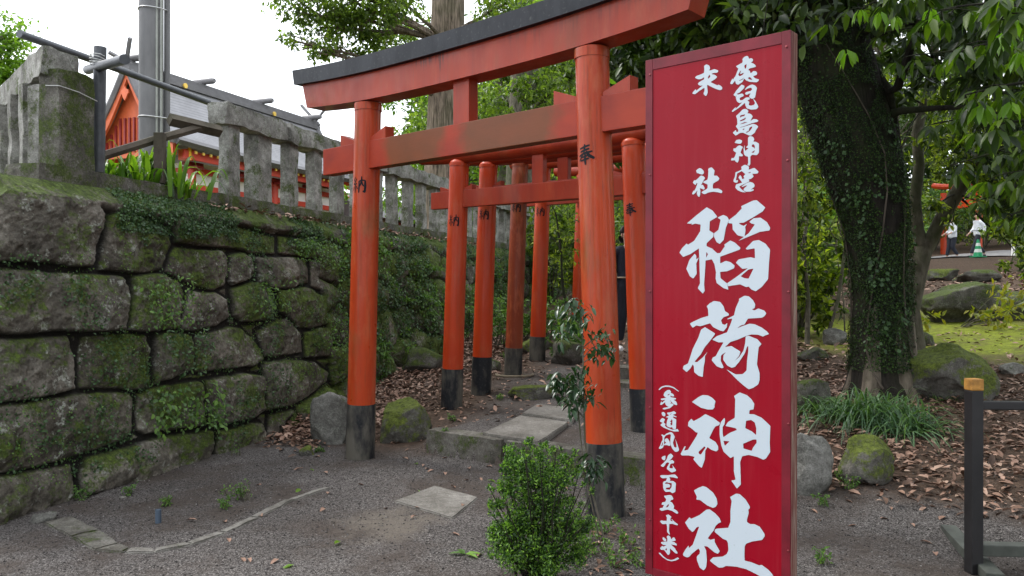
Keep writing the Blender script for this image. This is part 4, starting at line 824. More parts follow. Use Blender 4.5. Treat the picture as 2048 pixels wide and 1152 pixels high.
GL = '''
1350 395 5.76
135 300 240 210 365 112 430 150 488 222 400 275 395 380 445 412 440 455 365 525 362 560 430 590 485 642 520 640 575 560 565 545 635 495 690 520 755 580 745 600 520 682 520 760 585 730 640 745 688 785 680 815 600 850 520 857 525 930 600 990 615 1062 560 1045 480 985 468 930 472 860 455 770 425 712 352 725 345 860 335 1000 342 1075 320 1108 262 1045 288 990 280 700 275 585 180 650 95 685 50 635 80 585 135 528 148 545 220 500 290 390 295 312 235 300 185 317 200 302|362 625 380 655 357 695
225 648 245 670 245 715 275 690 245 760 250 880 210 935 170 905 130 820 165 720
488 232 555 200 600 220 622 258 605 300 585 350 560 490 515 535 480 515 448 450 450 412 500 372 525 255
622 258 700 200 770 125 760 100 900 35 940 30 1040 115 1010 160 890 235 790 290 735 295 750 310 790 328 830 302 808 340 812 380 800 455 720 435 665 370 660 300 612 295
855 280 905 240 985 232 1060 285 1097 350 1088 380 980 395 730 500 850 410 920 310 880 300
812 590 900 500 965 490 1040 530 1095 600 1082 760 1072 940 1000 1030 930 1080 880 1060 850 1025 820 1032 750 1000 610 1022 600 988 700 920 840 815 775 822 700 750 735 712 870 688 922 700 918 585 830 600|755 908 845 830 905 818 880 870 848 935 800 930
=1350 590 5.76
170 330 205 310 300 265 385 240 380 160 365 130 400 95 450 68 520 80 560 130 575 185 620 215 620 235 560 255 530 290 545 335 575 345 602 322 598 370 560 418 520 410 440 370 405 325 290 360 245 350 205 378
345 370 465 445 410 520 340 605 300 680 225 768 255 775 325 715 375 652 345 705 345 760 330 830 320 945 270 930 222 890 218 820 205 800 175 850 135 888 90 850 100 815 150 790 180 700 205 620 270 490 300 400
735 45 800 8 850 15 900 60 925 110 918 150 885 165 915 178 960 155 1030 180 1053 212 1030 245 1000 262 840 272 800 340 760 350 715 385 760 365 860 330 920 338 1000 375 1060 420 1085 450 1040 465 1015 480 960 458 880 455 820 472 720 515 640 540 575 600 650 587 755 652 740 700 688 760 740 715 790 640 808 560 815 477 850 470 950 510 998 565 965 600 955 680 945 800 975 900 975 980 960 1030 900 1070 850 1087 800 1050 720 980 640 900 595 858 700 915 780 912 825 870 830 760 845 650 845 590 835 590 800 680 740 770 690 830 650 838 600 810 555 745 560 690 588 658 550 680 530 700 528 760 562 835 540 845 480 820 422 750 435 720 470 705 510 630 560 545 500 545 430 515 480 475 600 430 650 310 660 270 605 280 600 275 680 235 700 150 740 60
=1350 780 5.76
195 138 270 82 320 58 380 62 430 90 468 130 455 175 458 200 435 225 380 225 300 205
150 415 155 370 190 330 215 360 290 320 350 278 440 320 520 380 510 405 465 420 440 460 395 555 470 600 498 650 500 690 475 708 420 690 375 657 350 700 345 800 310 898 280 880 212 800 228 770 160 755 80 755 65 740 110 650 125 650 105 700 150 690 250 530 265 490 240 488 200 450|270 715 340 650 355 662 300 745 280 740
680 70 745 28 830 60 880 105 915 160 905 225 860 232 855 278 910 280 1000 320 1100 415 1092 600 1098 715 1050 790 1020 805 950 772 850 748 775 765 752 830 758 1000 760 1090 715 1138 650 1045 700 1035 680 940 680 765 640 785 560 710 535 640 515 520 515 420 530 370 570 320 578 345 570 400 550 425 550 500 558 545 640 490 715 462 700 440 582 415 610 370 690 320 695 105|820 355 880 345 920 375 938 440 935 520 890 480 810 440|785 620 900 572 940 570 942 610 900 665 885 702 790 675|558 585 630 592 575 645
=1350 965 6.16
235 100 280 72 345 45 390 60 470 125 515 200 525 265 505 300 470 315 400 285 310 218 262 212 272 180
125 495 180 430 200 450 300 405 390 335 430 332 500 385 550 440 570 490 535 505 500 540 480 590 440 640 405 690 440 710 490 695 490 735 520 790 555 850 530 882 490 865 400 790 360 785 385 840 395 960 385 1050 355 1087 305 1050 272 960 270 915 305 880 310 840 290 815 210 880 175 920 145 925 105 905 100 880 130 830 170 775 172 812 220 770 260 660 300 545 265 555 235 600 215 612 170 570
680 180 755 138 800 145 870 210 920 290 925 320 905 335 910 375 888 460 890 490 930 515 980 515 1045 545 1105 635 1108 665 1075 710 950 730 880 755 860 790 858 900 860 965 940 985 1040 1025 1070 1018 1150 1075 1200 1130 1225 1180 1150 1200 1080 1175 1000 1130 880 1070 760 1040 630 1030 590 1050 540 1052 470 1000 430 965 470 925 590 915 640 885 660 840 655 750 640 715 590 695 490 610 495 580 520 570 660 560 665 540 685 490 685 350 700 230
=1375 325 14.4
240 240 300 185 345 160 410 185 460 235 475 285 455 330 420 348 360 335 300 305 260 310 268 290
150 575 195 510 225 520 300 460 370 385 400 375 470 405 505 450 450 530 420 600 385 655 435 640 470 690 500 750 470 782 430 765 350 735 370 810 365 920 350 980 325 992 290 960 262 890 290 800 200 900 175 920 130 915 135 880 180 800 195 820 240 730 290 590 255 600 235 648 180 615
590 190 640 150 700 142 780 235 755 380 850 380 920 460 890 515 740 600 725 660 730 755 890 750 1000 815 995 870 970 885 880 860 740 840 600 865 520 905 470 912 400 865 430 830 530 780 575 740 580 640 540 615 440 575 470 540 570 500 590 420 600 250
=1375 120 14.4
475 170 540 128 620 160 650 235 620 310 700 290 770 265 880 300 885 330 850 370 740 378 685 410 780 430 855 490 800 550 655 640 760 690 860 735 880 710 960 750 1005 805 985 855 930 872 820 840 690 780 570 715 560 760 580 940 545 1030 510 1040 455 975 490 880 485 800 420 840 330 900 215 990 130 970 170 905 240 840 245 890 330 820 440 735 370 745 320 725 290 690 330 645 400 600 475 560 475 495 400 550 310 562 205 515 260 460 380 420 470 375 480 300|582 545 590 480 635 420 655 480 620 525
=1450 105 11.525
395 160 440 105 500 80 535 100 548 150 600 132 645 160 640 200 590 240 640 250 700 295 710 335 650 350 560 370 530 410 570 425 580 480 610 470 650 428 710 435 742 480 725 520 640 550 690 600 785 625 770 655 730 690 650 685 560 678 480 645 440 600 400 680 300 748 250 725 230 650 165 735 118 725 125 690 170 595 180 630 240 540 305 375 245 320 300 290 400 235 405 180|440 305 495 265 490 340 462 385 450 360|300 520 345 430 370 420 350 470 345 505 435 465 410 510 340 555|315 650 400 610 440 572 400 630 330 657|520 590 570 565 625 620 610 635 560 625
325 800 380 740 450 775 430 830 340 920 265 960 300 975 390 945 435 985 420 1010 335 1050 340 1105 400 1100 480 1040 550 1035 575 1075 510 1110 560 1140 540 1215 600 1230 670 1205 690 1165 640 1060 700 1120 765 1245 760 1270 720 1310 600 1320 500 1290 465 1220 460 1160 380 1230 270 1310 170 1375 155 1355 190 1310 250 1255 235 1300 300 1250 390 1150 330 1170 270 1130 250 1060 245 1015 190 985 250 890
455 855 500 800 570 755 630 738 700 770 735 820 715 900 690 1040 650 1065 610 1070 560 1040 555 1000 590 940 560 950 490 980 455 950 480 915 590 890 625 850 600 812 530 830 470 865
=1450 200 11.525
250 370 320 310 400 225 450 205 510 220 540 265 510 310 560 312 610 340 638 380 610 430 580 490 650 440 720 445 775 478 740 508 620 535 480 590 350 630 345 640 480 604 600 565 650 550 730 580 765 620 720 680 680 760 590 825 540 815 415 755 345 760 245 825 175 755 250 690 262 745 305 730 300 680 245 610 285 560 275 430|340 410 350 355 465 330 440 375 380 385|345 495 345 470 440 430 470 400 475 440 420 475|340 565 350 555 450 510 520 510 430 545|400 680 440 655 445 680 410 695|560 640 620 605 625 640 575 710 510 755 470 748 545 710
=1450 270 9.6
180 150 215 100 270 85 325 105 325 140 300 168 250 168
155 300 165 255 195 262 250 205 290 200 345 235 320 270 295 345 345 385 335 410 300 410 268 405 265 480 240 535 195 505 190 485 110 490 130 435 150 450 180 430 215 340 190 325
440 50 480 20 540 40 562 85 540 130 590 130 650 165 650 340 610 388 520 380 485 410 485 560 460 595 425 565 445 545 440 415 390 405 360 360 355 260 380 190 375 260 385 310 450 255 395 240 440 200|515 190 545 175 570 210 570 270 550 240 510 225|500 335 560 300 575 295 550 345
310 610 375 570 440 590 460 620 450 670 560 630 645 705 630 735 590 745 520 745 550 800 500 840 450 855 470 890 330 960 270 990 310 1040 400 1105 320 1095 240 1060 195 1010 210 950 330 915 255 820 285 770 310 790 330 850 375 830 350 800 390 750 370 735 320 690 230 740 205 880 245 860 250 900 215 922 165 900 160 870 190 800 200 715 240 705 320 665|430 730 500 705 480 735
315 990 400 930 480 900 540 920 570 965 560 1000 490 1050 550 1040 550 1065 500 1085 400 1090 355 1065 360 1030 425 970 400 968 330 1000
=1310 765 11.52
80 160 150 95 240 68 330 72 430 105 560 205 535 205 420 130 320 100 240 100 170 120 100 178
195 290 230 215 290 175 340 170 372 215 360 240 420 265 448 320 400 320 345 300 370 340 490 365 480 390 430 400 490 440 518 510 490 522 430 500 350 410 345 425 370 440 375 470 340 480 415 490 430 520 350 590 220 625 170 610 200 585 320 565 270 540 235 490 240 450 150 520 115 505 150 430 160 470 240 400 150 410 130 375 270 350 235 340|280 290 330 260 345 265 310 300
150 700 190 678 240 710 240 765 210 785 170 760
110 880 170 815 235 850 200 920 250 960 225 990 260 1030 400 1090 490 1080 520 1070 558 1130 440 1130 330 1095 200 1040 125 985 140 960 180 930 120 905
275 720 290 690 350 690 440 660 490 700 480 720 410 745 510 795 480 800 410 780 430 820 490 850 485 1060 460 1080 410 1065 400 1030 340 1040 280 1010 265 980 280 880 310 810 240 800 330 760|345 740 390 700 380 720 350 750|375 850 405 860 400 985 330 985 375 965 345 945 385 920 340 895 375 880
=1310 860 11.52
140 115 170 100 215 130 260 85 360 45 410 70 460 160 440 210 415 290 440 390 480 410 500 390 490 300 465 200 510 310 555 440 550 480 500 508 460 500 400 430 355 330 355 230 370 110 340 95 250 125 215 180 210 320 205 350 185 410 120 442 90 425 95 405 120 370 150 280 180 230 175 150|145 370 178 262 183 340 160 375
220 230 260 190 300 200 340 270 355 360 330 368 280 350 205 350 215 325 265 290 225 265
150 640 180 610 245 590 240 680 215 705 170 680
300 590 365 540 425 600 400 640 330 715 400 690 445 730 440 765 360 780 330 860 350 885 410 885 415 850 395 800 490 930 480 950 400 982 370 975 280 905 275 870 330 770 300 745 260 760 205 850 165 850 130 820 200 760 270 680
=1310 950 11.52
115 18 160 5 300 8 430 -12 470 -5 530 60 520 82 450 62 330 48 360 110 340 140 420 140 485 190 470 390 405 425 350 385 250 395 205 350 190 280 185 180 205 150 255 140 280 70 180 80 130 50|230 192 270 165 310 182 390 190 385 280 340 345 250 330 262 295 340 290 358 240 310 205 240 205
210 485 340 462 390 480 425 545 420 570 380 575 345 615 400 640 445 720 430 780 500 820 540 870 530 895 490 890 400 830 290 800 150 832 105 790 130 765 180 760 210 690 155 690 160 640 240 620 265 560 225 520|250 750 300 680 330 685 300 740
=1310 1030 11.52
250 15 310 -12 380 45 375 65 355 80 358 135 420 150 378 95 395 100 450 160 530 215 525 240 490 235 400 205 330 212 325 370 348 450 330 458 280 390 285 300 270 210 170 215 115 150 140 130 275 140 275 50
270 500 315 470 360 510 380 570 410 525 450 522 485 590 440 605 380 612 440 625 500 670 508 710 420 690 370 680 480 790 475 800 525 870 520 897 480 890 430 850 360 780 345 790 350 880 320 930 290 915 215 810 150 810 115 775 150 730 195 715 185 740 270 700 190 695 135 645 165 622 280 618 290 560|232 800 275 765 280 830
172 530 200 515 265 570 255 610 225 612 185 575
85 880 120 872 190 950 270 1015 370 1045 450 1025 525 980 565 1010 480 1055 380 1072 290 1050 180 980
'''
groups = [g.strip().split('\n') for g in GL.strip().split('=')]
for g in groups:
    ox, oy, sc = [float(q) for q in g[0].split()]
    for ln in g[1:]:
        parts = [parse(p) for p in ln.split('|')]; ch(ox, oy, sc, *parts)
def chaikin(pl, n=1):
    """soften the corners a little"""
    for _ in range(n):
        q = []
        for i in range(len(pl)):
            a, b = pl[i], pl[(i + 1) % len(pl)]; L_ = math.hypot(b[0] - a[0], b[1] - a[1]); f = min(.2, 1.0 / (L_ + 1e-6) * .9)
            q += [(a[0] + (b[0] - a[0]) * f, a[1] + (b[1] - a[1]) * f), (b[0] + (a[0] - b[0]) * f, b[1] + (a[1] - b[1]) * f)]
        pl = q
    return pl
V_, F_ = [], []
for i, (outer, holes) in enumerate(LET):
    off = .0036 + .00006 * (i % 5); loops = [chaikin(outer)] + [chaikin(h) for h in holes]; flat = [p for l in loops for p in l]
    pts = [sign_pt(x, y, off) for x, y in flat]
    ZT_clip = ZB + .032
    tri = tessellate_polygon([[Vector((x, y, 0)) for x, y in l] for l in loops]); b0 = len(V_)
    for p in pts: p.z = max(p.z, ZT_clip)
    V_ += pts
    F_ += [tuple(b0 + k for k in t) for t in tri]
me = bpy.data.meshes.new('lettering'); me.from_pydata(V_, [], F_); link_mesh('lettering', me, M['letter'], sg)
# ---------------------------------------------------------------- shrine hall beyond the fence
P0 = Vector((-15.24, 32, 0)); U = Vector((.36, .933, 0)); W = Vector((.933, -.36, 0)); TLEN = 12.25; ZR, ZE = 10.2, 6.98; HW = 2.05
tp = empty('shrine_hall', P0 + U * 6 + Vector((0, 0, 2.33)), 'red and white shrine hall with a grey curved copper roof and crossed gable finials', 'shrine building')
def TQ(l, w, z): return P0 + U * l + W * w + Vector((0, 0, z))
def prof(f): return ZE + (ZR - ZE) * (1 - f) ** 1.55 + .06 * f
for sgn in (1, -1):
    V_, F_, rows = [], [], []; NW, NL = 40, 14
    for j in range(NL + 1):
        l = -.15 + (TLEN + .3) * j / NL
        for i in range(NW + 1):
            f = i / NW; V_.append(TQ(l, sgn * f * (HW + .45), prof(f) + .10 + .10 * abs(2 * j / NL - 1) ** 3 * f)); rows.append(i * 1.0 / NW * 30)
    for j in range(NL):
        for i in range(NW): a = j * (NW + 1) + i; q = (a, a + 1, a + NW + 2, a + NW + 1); F_.append(q if sgn > 0 else q[::-1])
    me = bpy.data.meshes.new('roof'); me.from_pydata([tuple(v) for v in V_], [], F_); fattr(me, 'rowv', rows)
    link_mesh('roof', me, M['roof'], tp, True)
    b = MB()                                                       # thick eave edge and rafter board
    pts = [TQ(-.15 + (TLEN + .3) * j / NL, sgn * (HW + .44), prof(1) + .02 + .10 * abs(2 * j / NL - 1) ** 3) for j in range(NL + 1)]
    b.tube(pts, .17, 4); b.build('eave_edge', M['roof_edge'], tp)
    b = MB(); b.box(TQ(.5, sgn * (HW + .1), ZE - .42), U * (TLEN - 1), W * (sgn * .1), (0, 0, .34)); b.build('eave_board', M['t_red'], tp)
    if sgn > 0:
        for k in range(26):
            c = TQ(.9 + k * .42, HW + .34, ZE - .2); MB().box(c, U * .11, W * .05, (0, 0, .11)).build('rafter_cap', M['gold'], tp)
for e, l in ((0, -.2), (1, TLEN + .2)):                             # gable verges, barge boards, infill
    s_e = -1 if e == 0 else 1
    for sgn in (1, -1):
        a = [TQ(l, sgn * f * (HW + .45), prof(f) + .12) for f in np.linspace(0, 1, 15)]; MB().tube(a, .16, 6).build('verge', M['roof_edge'], tp, True)
        V_, F_ = [], []
        for f in np.linspace(0, 1, 15):
            for dz in (-.02, -.46): V_.append(TQ(l + s_e * .0, sgn * (f * (HW + .3) + .0), prof(f) + dz)); V_.append(TQ(l - s_e * .12, sgn * (f * (HW + .3)), prof(f) + dz))
        for i in range(14): b_ = i * 4; F_ += [(b_, b_ + 2, b_ + 6, b_ + 4), (b_ + 1, b_ + 5, b_ + 7, b_ + 3), (b_ + 2, b_ + 3, b_ + 7, b_ + 6)]
        MB().add(V_, F_).build('barge_board', M['t_orange'], tp)
    gl = l - s_e * .42
    poly = [TQ(gl, w, prof(abs(w) / (HW + .45)) - .05) for w in np.linspace(-HW, HW, 17)] + [TQ(gl, HW, ZE - .3), TQ(gl, -HW, ZE - .3)]
    MB().prism(poly, U * (s_e * -.1)).build('gable_panel', M['t_orange'], tp)
    for k in range(15):
        w = -1.7 + k * .243; z1 = prof(abs(w) / (HW + .45)) - .5
        if z1 > ZE + .1: MB().box(TQ(gl + s_e * .02, w - .04, ZE - .1), U * (s_e * .07), W * .08, (0, 0, min(z1, ZE + 1.3) - ZE + .1)).build('lattice_bar', M['t_dark'], tp)
    orn = [(x_ * .6, z_ * .6 + .25) for x_, z_ in ((0, .55), (.12, .35), (.30, .30), (.34, .08), (.22, -.02), (.14, -.22), (0, -.42), (-.14, -.22), (-.22, -.02), (-.34, .08), (-.30, .30), (-.12, .35))]
    MB().prism([TQ(l + s_e * .05, x, ZR - 1.35 + z) for x, z in orn], U * (s_e * .06)).build('gable_ornament', M['t_orange'], tp)
    for sgn in (1, -1):                                            # crossed finials
        a = TQ(l + s_e * .1, -sgn * .25, ZR + .05); b_ = TQ(l + s_e * .1, sgn * .95, ZR + 1.25)
        if e == 0: b_ = TQ(l - .35, sgn * .55, ZR + (1.0 if sgn > 0 else .55)); a = TQ(l + .1, -sgn * .15, ZR + .1)
        MB().tube([a, b_], .085, 4).build('crossed_finial', M['roof_edge'], tp)
b = MB(); b.box(TQ(-.35, -.19, ZR - .02), U * (TLEN + .7), W * .38, (0, 0, .16)); b.box(TQ(-.45, -.13, ZR + .14), U * (TLEN + .9), W * .26, (0, 0, .14), .03); b.box(TQ(-.35, -.27, ZR - .20), U * (TLEN + .7), W * .54, (0, 0, .2)); b.build('ridge', M['roof_edge'], tp)
for l in (.1, TLEN * .33, TLEN * .66, TLEN - .1):
    MB().tube([TQ(l, -.62, ZR + .42), TQ(l, -.5, ZR + .42), TQ(l, .5, ZR + .42), TQ(l, .62, ZR + .42)], [.10, .14, .14, .10], 12).build('ridge_log', M['roof_edge'], tp, True)
for l in (2.6, 8.6): MB().tube([TQ(l, .29, ZR - .12), TQ(l, .36, ZR - .12)], .11, 12).build('gold_crest', M['gold'], tp, True)
BW = 1.4
MB().box(TQ(1.9, -BW + .1, 2.33), U * 22, W * (2 * BW - .2), (0, 0, ZE - 2.65)).build('wall', M['t_white'], tp)
for z, h_, mt in ((6.2, .24, 't_red'), (5.5, .24, 't_red'), (4.55, .24, 't_red'), (3.0, .3, 't_red')):
    MB().box(TQ(1.86, BW - .08, z), U * 22.2, W * .1, (0, 0, h_)).build('beam', M[mt], tp)
    MB().box(TQ(1.82, -BW, z + .003), U * .1, W * (2 * BW - .1), (0, 0, h_ - .006)).build('beam', M[mt], tp)
for k in range(9): MB().tube([TQ(1.85 + k * 2.7, BW - .02, 2.33), TQ(1.85 + k * 2.7, BW - .02, ZE - .45)], .16, 14).build('pillar', M['t_red'], tp, True)
MB().tube([TQ(1.85, -BW, 2.33), TQ(1.85, -BW, ZE - .45)], .16, 14).build('pillar', M['t_red'], tp, True)
for k in range(5): b = MB(); c = TQ(1.85 + k * 2.7, BW + .02, ZE - .5); b.box(c - U * .42 - W * .2, U * .84, W * .4, (0, 0, .14), .03); b.box(c - U * .2 - W * .42 - Vector((0, 0, .14)), U * .4, W * .84, (0, 0, .13), .03); b.build('bracket', M['t_dark'], tp)
MB().box(TQ(.75, HW - .35, ZE - .42), U * .45, W * .5, (0, 0, .42)).build('corner_board', M['t_orange'], tp)
MB().box(TQ(.74, HW + .16, ZE - .45), U * .12, W * .06, (0, 0, .5)).build('gold_tip', M['yellow'], tp)
# lower wing continuing to the right, seen between the fence posts
wg = empty('shrine_wing', TQ(22, 1, 2.33), 'cream shrine wing with a dark roof glimpsed through the fence posts', 'shrine building')
MB().box(TQ(13.5, .5, 2.33), U * 26, W * 1.6, (0, 0, 3.2)).build('wall', M['t_cream'], wg)
for k in range(12): MB().box(TQ(13.6 + k * 2.2, 2.08, 2.33), U * .16, W * .08, (0, 0, 3.0)).build('pillar', M['t_red'], wg)
MB().box(TQ(13.2, 2.1, 4.2), U * 26.5, W * .06, (0, 0, .14)).build('beam', M['t_dark'], wg)
MB().prism([TQ(13.0, -.2, 5.3), TQ(13.0, 3.1, 5.3), TQ(13.0, .9, 6.7)], U * 27).build('roof', M['roof_edge'], wg)

# ---------------------------------------------------------------- utility pole
up = empty('utility_pole', (-4.28, 9.5, 2.33), 'grey concrete utility pole with two conduits, standing behind the stone fence', 'utility pole')
MB().tube([(-4.285, 9.5, 1.9), (-4.28, 9.5, 5), (-4.26, 9.5, 11.5)], [.138, .135, .130], 32).build('pole', M['concrete'], up, True)
for dx in (.105, .150): MB().tube([(-4.285 + dx, 9.5 - .125 + dx * .35, 2.1), (-4.26 + dx, 9.5 - .125 + dx * .35, 11.5)], .015, 10).build('conduit', M['conduit'], up, True)
MB().tube([(-4.285 + .165, 9.55, 2.1), (-4.26 + .165, 9.55, 11.5)], .035, 10).build('conduit', M['concrete'], up, True)
for z in (3.49, 4.77):
    b = MB(); b.tube([Vector((-4.28 + .163 * math.cos(a) + .02, 9.5 + .150 * math.sin(a), z + .025 * math.sin(a * 2) * .3)) for a in np.linspace(-math.pi, 0.6, 20)], .007, 6); b.build('steel_band', M['steel'], up, True)

# ---------------------------------------------------------------- leaves
def leaf_mesh(name, P, D, N, L, Wd, mat, parent=None, fine=False, fold=.18, droop=.15):
    P = np.asarray(P, float); D = np.asarray(D, float); N = np.asarray(N, float); n = len(P)
    D = D / (np.linalg.norm(D, axis=1, keepdims=True) + 1e-9); S = np.cross(D, N); S /= (np.linalg.norm(S, axis=1, keepdims=True) + 1e-9); N = np.cross(S, D)
    L = np.broadcast_to(L, n)[:, None]; Wd = np.broadcast_to(Wd, n)[:, None]
    if not fine:
        V = np.stack([P, P + D * L * .5 + S * Wd * .5 + N * Wd * fold, P + D * L - N * L * droop, P + D * L * .5 - S * Wd * .5 + N * Wd * fold], 1).reshape(-1, 3)
        b = np.arange(n)[:, None] * 4; me = npmesh(name, V, np.concatenate([b + [0, 1, 2], b + [0, 2, 3]]))
    else:
        f1, f2 = .32, .7
        pts = [P, P + D * L * f1 + S * Wd * .46 + N * Wd * fold, P + D * L * f1, P + D * L * f1 - S * Wd * .46 + N * Wd * fold,
               P + D * L * f2 + S * Wd * .36 + N * (Wd * fold * .8 - L * droop * .45), P + D * L * f2 - N * L * droop * .5, P + D * L * f2 - S * Wd * .36 + N * (Wd * fold * .8 - L * droop * .45), P + D * L * .98 - N * L * droop]
        V = np.stack(pts, 1).reshape(-1, 3); b = np.arange(n)[:, None] * 8
        me = npmesh(name, V, [np.concatenate([b + [0, 1, 2], b + [0, 2, 3], b + [4, 7, 5], b + [5, 7, 6]]), np.concatenate([b + [1, 4, 5, 2], b + [2, 5, 6, 3]])])
    return link_mesh(name, me, mat, parent, fine)
def rnd_unit(n): v = rng.normal(size=(n, 3)); return v / np.linalg.norm(v, axis=1, keepdims=True)
def clump_points(cl):
    """cl: list of (center, radius, n). Twiggy clumps: sub-clusters inside each ball"""
    P, C = [], []
    for c, r, n in cl:
        k = max(3, int(n / 14)); sub = rnd_unit(k) * (rng.random(k) ** .45)[:, None] * r * np.array([1, 1, .72]); idx = rng.integers(0, k, n)
        P.append(np.array(c) + sub[idx] + rng.normal(size=(n, 3)) * r * .11); C.append(np.repeat(np.array([c]), n, 0))
    return np.concatenate(P), np.concatenate(C)
def crown(name, cl, size, mat, parent, aspect=.5, fine=False, down=.35, flat=.6):
    P, C = clump_points(cl); n = len(P); D = rnd_unit(n) + (P - C) * .4; D[:, 2] -= down; N = rnd_unit(n) * (1 - flat) + np.array([0, 0, 1]) * flat
    L = size * (.65 + .7 * rng.random(n)); return leaf_mesh(name, P, D, N, L, L * aspect, mat, parent, fine)
def limb(a, b, r0, r1, sag=0.0, seed=0, n=7):
    a, b = Vector(a), Vector(b); L = (b - a).length; out = []
    for i in range(n + 1):
        f = i / n; p = a.lerp(b, f) + mnoise.noise_vector(Vector((seed, f * 2.3, 1))) * L * .07 * math.sin(math.pi * min(1, f * 1.1)); p.z += sag * math.sin(math.pi * f); out.append(p)
    return out, [r0 + (r1 - r0) * i / n for i in range(n + 1)]
def twigs(name, centre, cl, mat, parent, r0=.03, frac=1.0, sub=5):
    """a limb from the given point to each clump, splitting into twigs"""
    b = MB()
    for i, (c, r, n) in enumerate(cl):
        o_ = centre(c) if callable(centre) else centre; p, rr = limb(o_, c, r0, r0 * .35, seed=i * 1.9, sag=r0 * 3); b.tube(p, rr, 6, cap=False)
        for k in range(sub):
            e = Vector(c) + Vector(tuple(rnd_unit(1)[0])) * r * .85; p2, r2 = limb(p[-3 + (k % 3)], e, r0 * .3, r0 * .08, seed=i + k * 7.1, n=4); b.tube(p2, r2, 4, cap=False)
    return b.build(name, mat, parent, True)
def tree(name, label, base, trunk, radii, cl, leaf, size, barkm, aspect=.5, r0=.06, cat='tree', group=None, seg=20, fine=False, start=None, wob=.12, sub=5):
    t = empty(name, base, label, cat, group)
    MB().tube(trunk, radii, seg, wob=wob, seed=base[0]).build('trunk', barkm, t, True)
    tp_ = [Vector(p) for p in trunk]
    def near(c):
        c = Vector(c); return min((p for p in tp_), key=lambda p: (p - c).length + max(0, p.z - c.z) * .8) if start is None else start
    if cl: twigs('limbs', near, cl, barkm, t, r0, sub=sub); crown('crown', cl, size, leaf, t, aspect, fine)
    return t
def pc(px, py, Y, r, n): return (at(px, py, Y), r, n)

# two tall trunks on the terrace and their hanging foliage
cA = [pc(620, -30, 15, .9, 900), pc(700, -10, 15.5, 1.0, 1100), pc(640, 55, 15.5, .55, 520), pc(690, 40, 16, .6, 600), pc(760, 20, 16, .75, 900), pc(735, 75, 16, .55, 560), pc(785, 65, 17.6, .6, 600), pc(785, 0, 15, .6, 700), pc(600, 30, 15, .35, 180), pc(650, 95, 15.3, .35, 200), pc(700, 110, 16, .4, 260), pc(580, 80, 15, .28, 110), pc(628, 105, 15, .25, 90),
      pc(810, 100, 18, .5, 460), pc(770, 120, 17, .5, 500), pc(985, 70, 16, .45, 420), pc(1010, 10, 15.5, .6, 600), pc(1000, -40, 16, .6, 500), pc(780, -70, 15, .8, 600), pc(900, 200, 20, .8, 260), pc(560, -60, 14.5, .8, 500), pc(955, 130, 17.8, .3, 120)]
tree('broadleaf_tree', 'tall tree with pale ridged brown bark, its leafy branches hanging over the front gate', at(886, 560, 17), [at(884, 520, 17), at(886, 420, 17), at(884, 330, 17), at(890, 200, 17), at(893, 90, 17), at(895, 0, 17), at(897, -160, 17)], [.42, .40, .37, .355, .35, .345, .33], cA, M['leaf_mid'], .105, M['bark_brown'], .5, .05)
cB = [pc(1010, 40, 19, .8, 560), pc(1090, 20, 18, .8, 700), pc(1130, 70, 18, .9, 800), pc(1000, 190, 21, 1.0, 800), pc(1060, 180, 18.4, .5, 420), pc(1100, 200, 20, .8, 700), pc(990, 240, 21, .9, 600), pc(1135, 150, 17, .7, 600), pc(1115, 270, 19, .7, 500), pc(1030, 235, 19, .35, 220)]
tree('broadleaf_tree', 'second tall trunk wrapped in climbing leaves, right of the ridged brown trunk', at(1040, 540, 20), [at(1035, 520, 20), at(1042, 400, 20), at(1048, 250, 20), at(1052, 130, 20), at(1060, 20, 20), at(1068, -150, 20)], [.45, .42, .40, .37, .36, .34], cB, M['leaf_mid'], .14, M['bark_mid'], .5, .05)
cC = [pc(-40, 60, 20, 1.2, 1200), pc(5, 120, 20, .75, 900), pc(0, 190, 20, .8, 800), pc(-60, 190, 20, 1.4, 1300), pc(-20, 260, 20, .8, 500), pc(10, 80, 20, .35, 260), pc(18, 150, 20, .45, 380)]
tree('leafy_tree', 'bright green leafy tree at the picture\'s edge beyond the corner post', at(-60, 500, 20), [at(-60, 520, 20), at(-50, 200, 20), at(-45, 60, 20)], [.2, .17, .1], cC, M['leaf_bright'], .13, M['bark_mid'], .55, .05)

